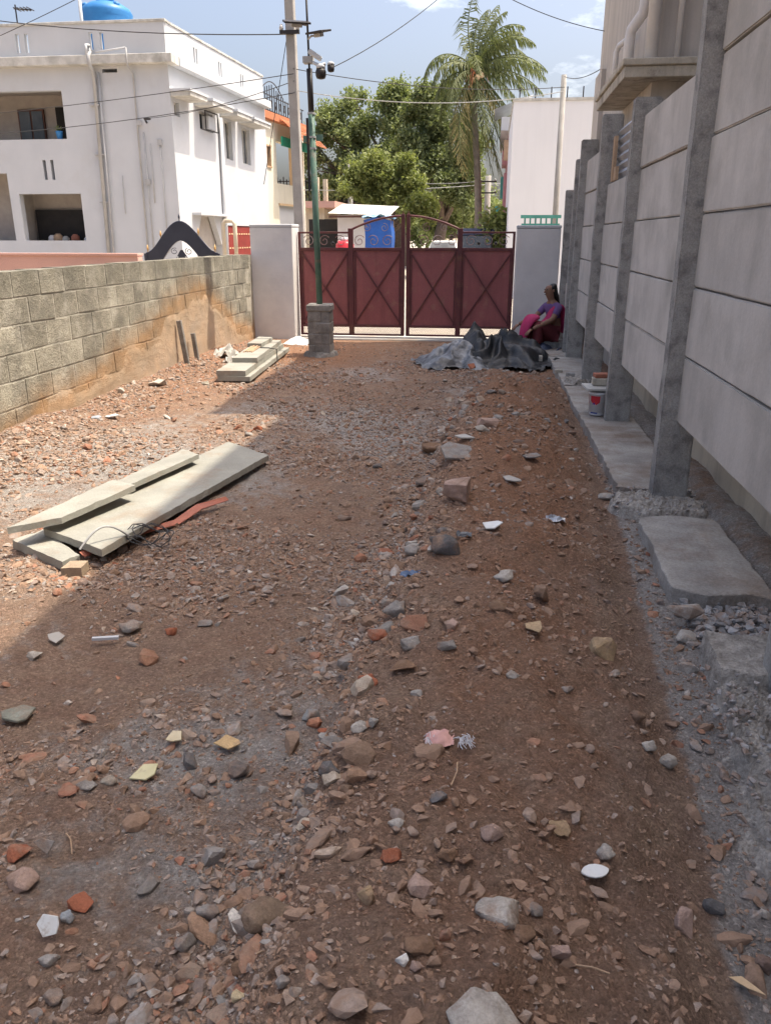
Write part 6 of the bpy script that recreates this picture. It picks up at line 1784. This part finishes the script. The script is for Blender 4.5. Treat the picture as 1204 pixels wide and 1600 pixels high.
# coconut palm
def palm(base, crown):
    t = thing("coconut_palm", "tall coconut palm with drooping fronds right of the big trees", "tree", base)
    bx_, by_, bz_ = base; cx_, cy_, cz_ = crown
    pts = []; rs = []
    for k in range(25):
        u = k/24
        pts.append((bx_+(cx_-bx_)*u**1.3+.10*math.sin(u*5), by_+(cy_-by_)*u, bz_-.1+(cz_-bz_+.1)*u))
        rs.append((.175-.06*u)*(1.06 if k % 2 else .97))
    MB().tube(pts, rs, 10).build("trunk", PALMB, t, smooth=True)
    r = random.Random(5)
    C = Vector(crown)
    def frond(az, el, L_, droop, mt_, wind=0.5):
        rach = MB(); lf = MB()
        d = Vector((math.cos(az)*math.cos(el), math.sin(az)*math.cos(el), math.sin(el)))
        p = C.copy(); n = 26
        P_ = [p.copy()]
        for k in range(n):
            u = k/n
            d = (d+Vector((wind*.06, 0, -droop*(0.35+1.3*u)/n*2.2))).normalized()
            p = p+d*(L_/n)
            P_.append(p.copy())
        rach.tube(P_, [.035*(1-.85*k/n)+.004 for k in range(n+1)], 5)
        for k in range(2, n+1):
            for h_ in (0, .5):
                if k == n and h_: continue
                a = P_[k] if not h_ else P_[k].lerp(P_[min(k+1,n)], .5)
                t_ = (P_[k]-P_[k-1]).normalized()
                s_ = t_.cross(Vector((0,0,1)))
                if s_.length < .1: s_ = Vector((-math.sin(az), math.cos(az), 0))
                s_.normalize()
                u = k/n
                ll = .98*L_*.26*math.sin(math.pi*min(1,(u*.86+.10)))**.7*r.uniform(.85,1.1)
                for sg in (-1, 1):
                    if r.random() < .12: continue
                    dd = (s_*sg*(.7+r.uniform(-.2,.2))+t_*(.6+r.uniform(-.25,.25))+Vector((0,0,-.45+r.uniform(-.3,.2)))+Vector((.15,0,0))*wind).normalized()
                    m1 = a+dd*ll*.5
                    m2 = a+(dd+Vector((wind*.4,0,-.8+r.uniform(-.3,.3)))).normalized()*ll*.98+dd*ll*.04
                    w_ = t_*(.021+.010*r.random())
                    lf.add([a-w_*.6, a+w_*.6, m1+w_, m1-w_], [(0,1,2,3)])
                    lf.add([m1-w_, m1+w_, m2], [(0,1,2)])
        f_ = rach.build("frond", PALML, t, smooth=True)
        lf.build("leaflets", mt_, f_)
    spec = []
    # upright spear fronds swept by the wind, arching ones, and a skirt of hanging old fronds
    for az, el, L_, dr in ((100,82,2.9,.3),(60,72,3.1,.6),(20,68,3.2,.75),(140,70,3.0,.5),(300,70,3.2,.7),(340,66,3.3,.8),(45,60,3.2,.8),(118,66,3.4,.12),(160,62,3.5,.15),
                           (0,38,3.3,.65),(30,25,3.4,.5),(330,28,3.2,.6),(180,40,3.0,1.15),(200,30,2.8,1.2),(150,30,2.8,1.1),(250,30,3.0,.9),(80,25,3.2,.9),
                           (10,8,3.2,.55),(345,0,3.0,.7),(35,-5,3.0,.8),(190,2,3.0,.9),(165,-8,2.9,.8),(215,-5,3.0,.9)):
        spec.append((az, el, L_*(.86 if el > 45 else .92), dr*1.1, PALML))
    for k in range(18):
        spec.append((k*360/18+r.uniform(-8,8), r.uniform(-74,-40), r.uniform(3.8,5.0), .75, PALMD if k % 4 == 0 else PALML))
    for az, el, L_, dr, mt_ in spec: frond(R(az+r.uniform(-6,6)), R(el), L_*1.0, dr, mt_)
    b = MB()
    for k in range(14):
        a = r.uniform(0,6.28)
        b.tube([C+Vector((0,0,-.2)), C+Vector((math.cos(a)*.35, math.sin(a)*.35, -.15+r.uniform(-.2,.3))), C+Vector((math.cos(a)*.5, math.sin(a)*.5, -.7+r.uniform(-.3,.3)))], [.04,.03,.01], 5)
    b.build("flower_stalks", MATS["terracotta"], t)
    for k in range(9):
        a = k*.7
        MB().lathe((C.x+.26*math.cos(a), C.y+.26*math.sin(a), C.z-.55+.1*(k%3)), [(.02,0),(.1,.06),(.12,.14),(.08,.22),(.02,.25)], 8).build("coconut", MATS["ochre_wall"], t, smooth=True)
palm((-.72,36,0), (-.95,36,8.0))

# ------------------------------------------------------------------ street things behind the gate
stl = thing("tarpaulin_stall", "upright stall wrapped in blue tarpaulin behind the gate arch", "stall", (-3.85, 28, 0))
b = MB()
n = 14
for k in range(n):
    a = k/n
    pass
xs_ = np.linspace(-4.32, -3.42, 16); zs_ = np.linspace(0, 2.22, 22)
for yv, sg in ((28.0, 1), (28.9, -1)):
    base_i = len(b.v)
    for z in zs_:
        for x in xs_:
            b.v.append((x+.02*math.sin(z*5), yv+.05*mnoise.noise(Vector((x*3,z*2.2,yv))), z+.05*math.sin(x*6)*(z > 2)))
    for j in range(21):
        for i in range(15): q = base_i+j*16+i; b.f.append((q, q+1, q+17, q+16))
for xv in (-4.32, -3.42):
    base_i = len(b.v)
    for z in zs_:
        for k in range(8): b.v.append((xv+.02*math.sin(z*5)+.03*mnoise.noise(Vector((k*.5,z*2,xv))), 28+.9*k/7, z+.05*math.sin(xv*6)*(z > 2)))
    for j in range(21):
        for i in range(7): q = base_i+j*8+i; b.f.append((q, q+1, q+9, q+8))
b.build("tarpaulin", BLUET, stl, smooth=True)
b = MB(); n = 12
for i in range(n):
    for j in range(n):
        u, v = i/(n-1)-.5, j/(n-1)-.5
        b.v.append((-3.87+u*1.05, 28.45+v*1.1, 2.26+.12*mnoise.fractal(Vector((u*4,v*4,2)),1,2,3)+.06*(1-4*u*u)))
for i in range(n-1):
    for j in range(n-1): b.f.append((i*n+j, i*n+j+1, (i+1)*n+j+1, (i+1)*n+j))
b.build("top_sheet", mat("pale_blue_sheet", (0.10,0.33,0.55), (0.35,0.5,0.6), rough=.5, scale=5), stl, smooth=True)
for x, y in ((-4.28,28.05),(-3.46,28.05),(-4.28,28.85),(-3.46,28.85)): MB().tube([(x,y,-.02),(x,y,2.2)], .03, 6).build("leg", WOODP, stl)
shed = thing("roadside_shed", "small grey walled shed with sheet roof left of the blue stall", "shed", (-5.4, 32, 0))
MB().box(-6.0, -4.2, 32, 34.5, -.1, 2.45).build("wall", PILLARW, shed)
MB().add([(-6.3,31.6,2.50),(-3.9,31.6,2.42),(-3.9,34.8,2.85),(-6.3,34.8,2.95)], [(0,1,2,3)]).build("sheet_roof", MATS["weathered_white"], shed)
MB().box(-6.25, -3.95, 31.55, 31.6, 2.34, 2.42).build("fascia", WOODD, shed)
MB().box(-7.2, -6.01, 32.3, 32.4, -.1, 2.3).build("dark_doorway", DARK, shed)
def car(x, y, paint, label, L_=3.6):
    t = thing("parked_car", label, "car", (x, y, 0))
    w = .78
    prof = [(-L_/2,.35),(-L_/2,.75),(-L_/2+.15,.88),(-L_/2+.75,.95),(-L_/2+1.25,1.42),(L_/2-.9,1.48),(L_/2-.2,1.05),(L_/2,.9),(L_/2,.35)]
    b = MB(); n = len(prof)
    def wx(z): return w if z < 1.0 else w-.22*(z-1.0)/.48
    vs = [(x-wx(z), y+a, z) for a, z in prof]+[(x+wx(z), y+a, z) for a, z in prof]
    fs = [tuple(range(n)), tuple(reversed(range(n, 2*n)))]+[(i,(i+1)%n,n+(i+1)%n,n+i) for i in range(n)]
    b.add(vs, fs).build("body", paint, t, bevel=.05)
    MB().add([(x-.66,y-L_/2+.79,1.0),(x+.66,y-L_/2+.79,1.0),(x+.57,y-L_/2+1.2,1.40),(x-.57,y-L_/2+1.2,1.40)], [(0,1,2,3)]).build("windscreen", GLASS, t).location.y -= .02
    for s in (-1, 1):
        MB().box(x+s*.62-.12, x+s*.62+.12, y-L_/2-.012, y-L_/2+.02, .68, .80).build("headlight", BUCKW, t, bevel=.01)
        for yy_ in (-L_/2+.65, L_/2-.65):
            MB().tube([(x+s*(w-.17),y+yy_,.29),(x+s*(w+.01),y+yy_,.29)], .29, 16).build("wheel", RUBBER, t, smooth=False)
        MB().box(x+s*(w+.08)-.07, x+s*(w+.08)+.07, y-.55, y-.48, .98, 1.1).build("mirror", BLACKP, t, bevel=.02)
    MB().box(x-.3, x+.3, y-L_/2-.011, y-L_/2+.02, .42, .52).build("number_plate", WHITE, t)
car(-2.45, 42, CARW, "small white car parked down the street, seen over the right gate leaf")
# three wheeler beyond the right leaf
au = thing("auto_rickshaw", "three wheeled auto rickshaw with dark blue hood beside the palm trunk", "auto rickshaw", (-.55, 27.5, 0))
b = MB()
pr_ = [(-1.1,1.0),(-1.0,1.72),(-.75,1.9),(.8,1.92),(1.05,1.75),(1.1,1.0)]
vs = [(-.55-.58, 27.5+a, z) for a, z in pr_]+[(-.55+.58, 27.5+a, z) for a, z in pr_]
n = 6
b.add(vs, [(i,(i+1)%n,n+(i+1)%n,n+i) for i in range(1,4)]+[(3,4,10,9),(4,5,11,10)]).build("hood", mat("dark_blue_canvas", (0.018,0.03,0.07), (0.03,0.04,0.08), rough=.7), au)
MB().box(-1.12, .02, 26.5, 28.6, .3, .98).build("body", TERRA, au, bevel=.06)
MB().add([(-.55-.5,26.42,1.0),(-.55+.5,26.42,1.0),(-.55+.48,26.52,1.68),(-.55-.48,26.52,1.68)], [(0,1,2,3)]).build("windscreen", GLASS, au)
for x, y in ((-.55,26.6),(-1.05,28.3),(-.05,28.3)): MB().tube([(x-.05,y,.22),(x+.05,y,.22)], .22, 14).build("wheel", RUBBER, au)
for s in (-1,1): MB().bar((-.55+s*.52,26.5,1.0), (-.55+s*.52,26.6,1.75), .04).build("pillar", BLACKP, au)
# parked scooters and drum
def scooter(x, y, col, label):
    t = thing("parked_scooter", label, "scooter", (x, y, 0))
    MB().prism([(y-.55,.45),(y-.45,.95),(y-.35,1.0),(y-.3,.6),(y,.45),(y+.1,.8),(y+.7,.85),(y+.75,.5),(y+.2,.3)], 'x', x-.14, x+.14).build("body", col, t, bevel=.03)
    MB().box(x-.13, x+.13, y+.05, y+.68, .852, .93).build("seat", BLACKP, t, bevel=.03)
    MB().tube([(x-.32,y-.36,1.08),(x,y-.42,1.02),(x+.32,y-.36,1.08)], .02, 6).build("handlebar", BLACKP, t)
    for yy_ in (y-.6, y+.55): MB().tube([(x-.045,yy_,.24),(x+.045,yy_,.24)], .24, 14).build("wheel", RUBBER, t)
    for s in (-1,1): 
        MB().tube([(x+s*.28,y-.4,1.05),(x+s*.32,y-.4,1.25)], .008, 5).build("mirror_stem", BLACKP, t)
        MB().lathe((x+s*.32,y-.4,1.24), [(.01,0),(.06,.03),(.06,.07),(.01,.1)], 8).build("mirror", BLACKP, t)
dr = thing("drum", "red plastic drum behind the left gate leaf", "drum", (-4.65, 26, 0))
MB().lathe((-4.65,26,-.02), [(.28,0),(.30,.05),(.28,.3),(.31,.35),(.28,.6),(.31,.65),(.28,1.0),(.29,1.45),(.2,1.55)], 18).build("body", BUCKR, dr, smooth=True)
MB().lathe((-4.65,26,1.531), [(.12,0),(.12,.08),(.1,.1)], 12).build("lid", BUCKW, dr, smooth=True)
scooter(-6.0, 24, BLACKP, "black scooter behind the far left end of the gate")
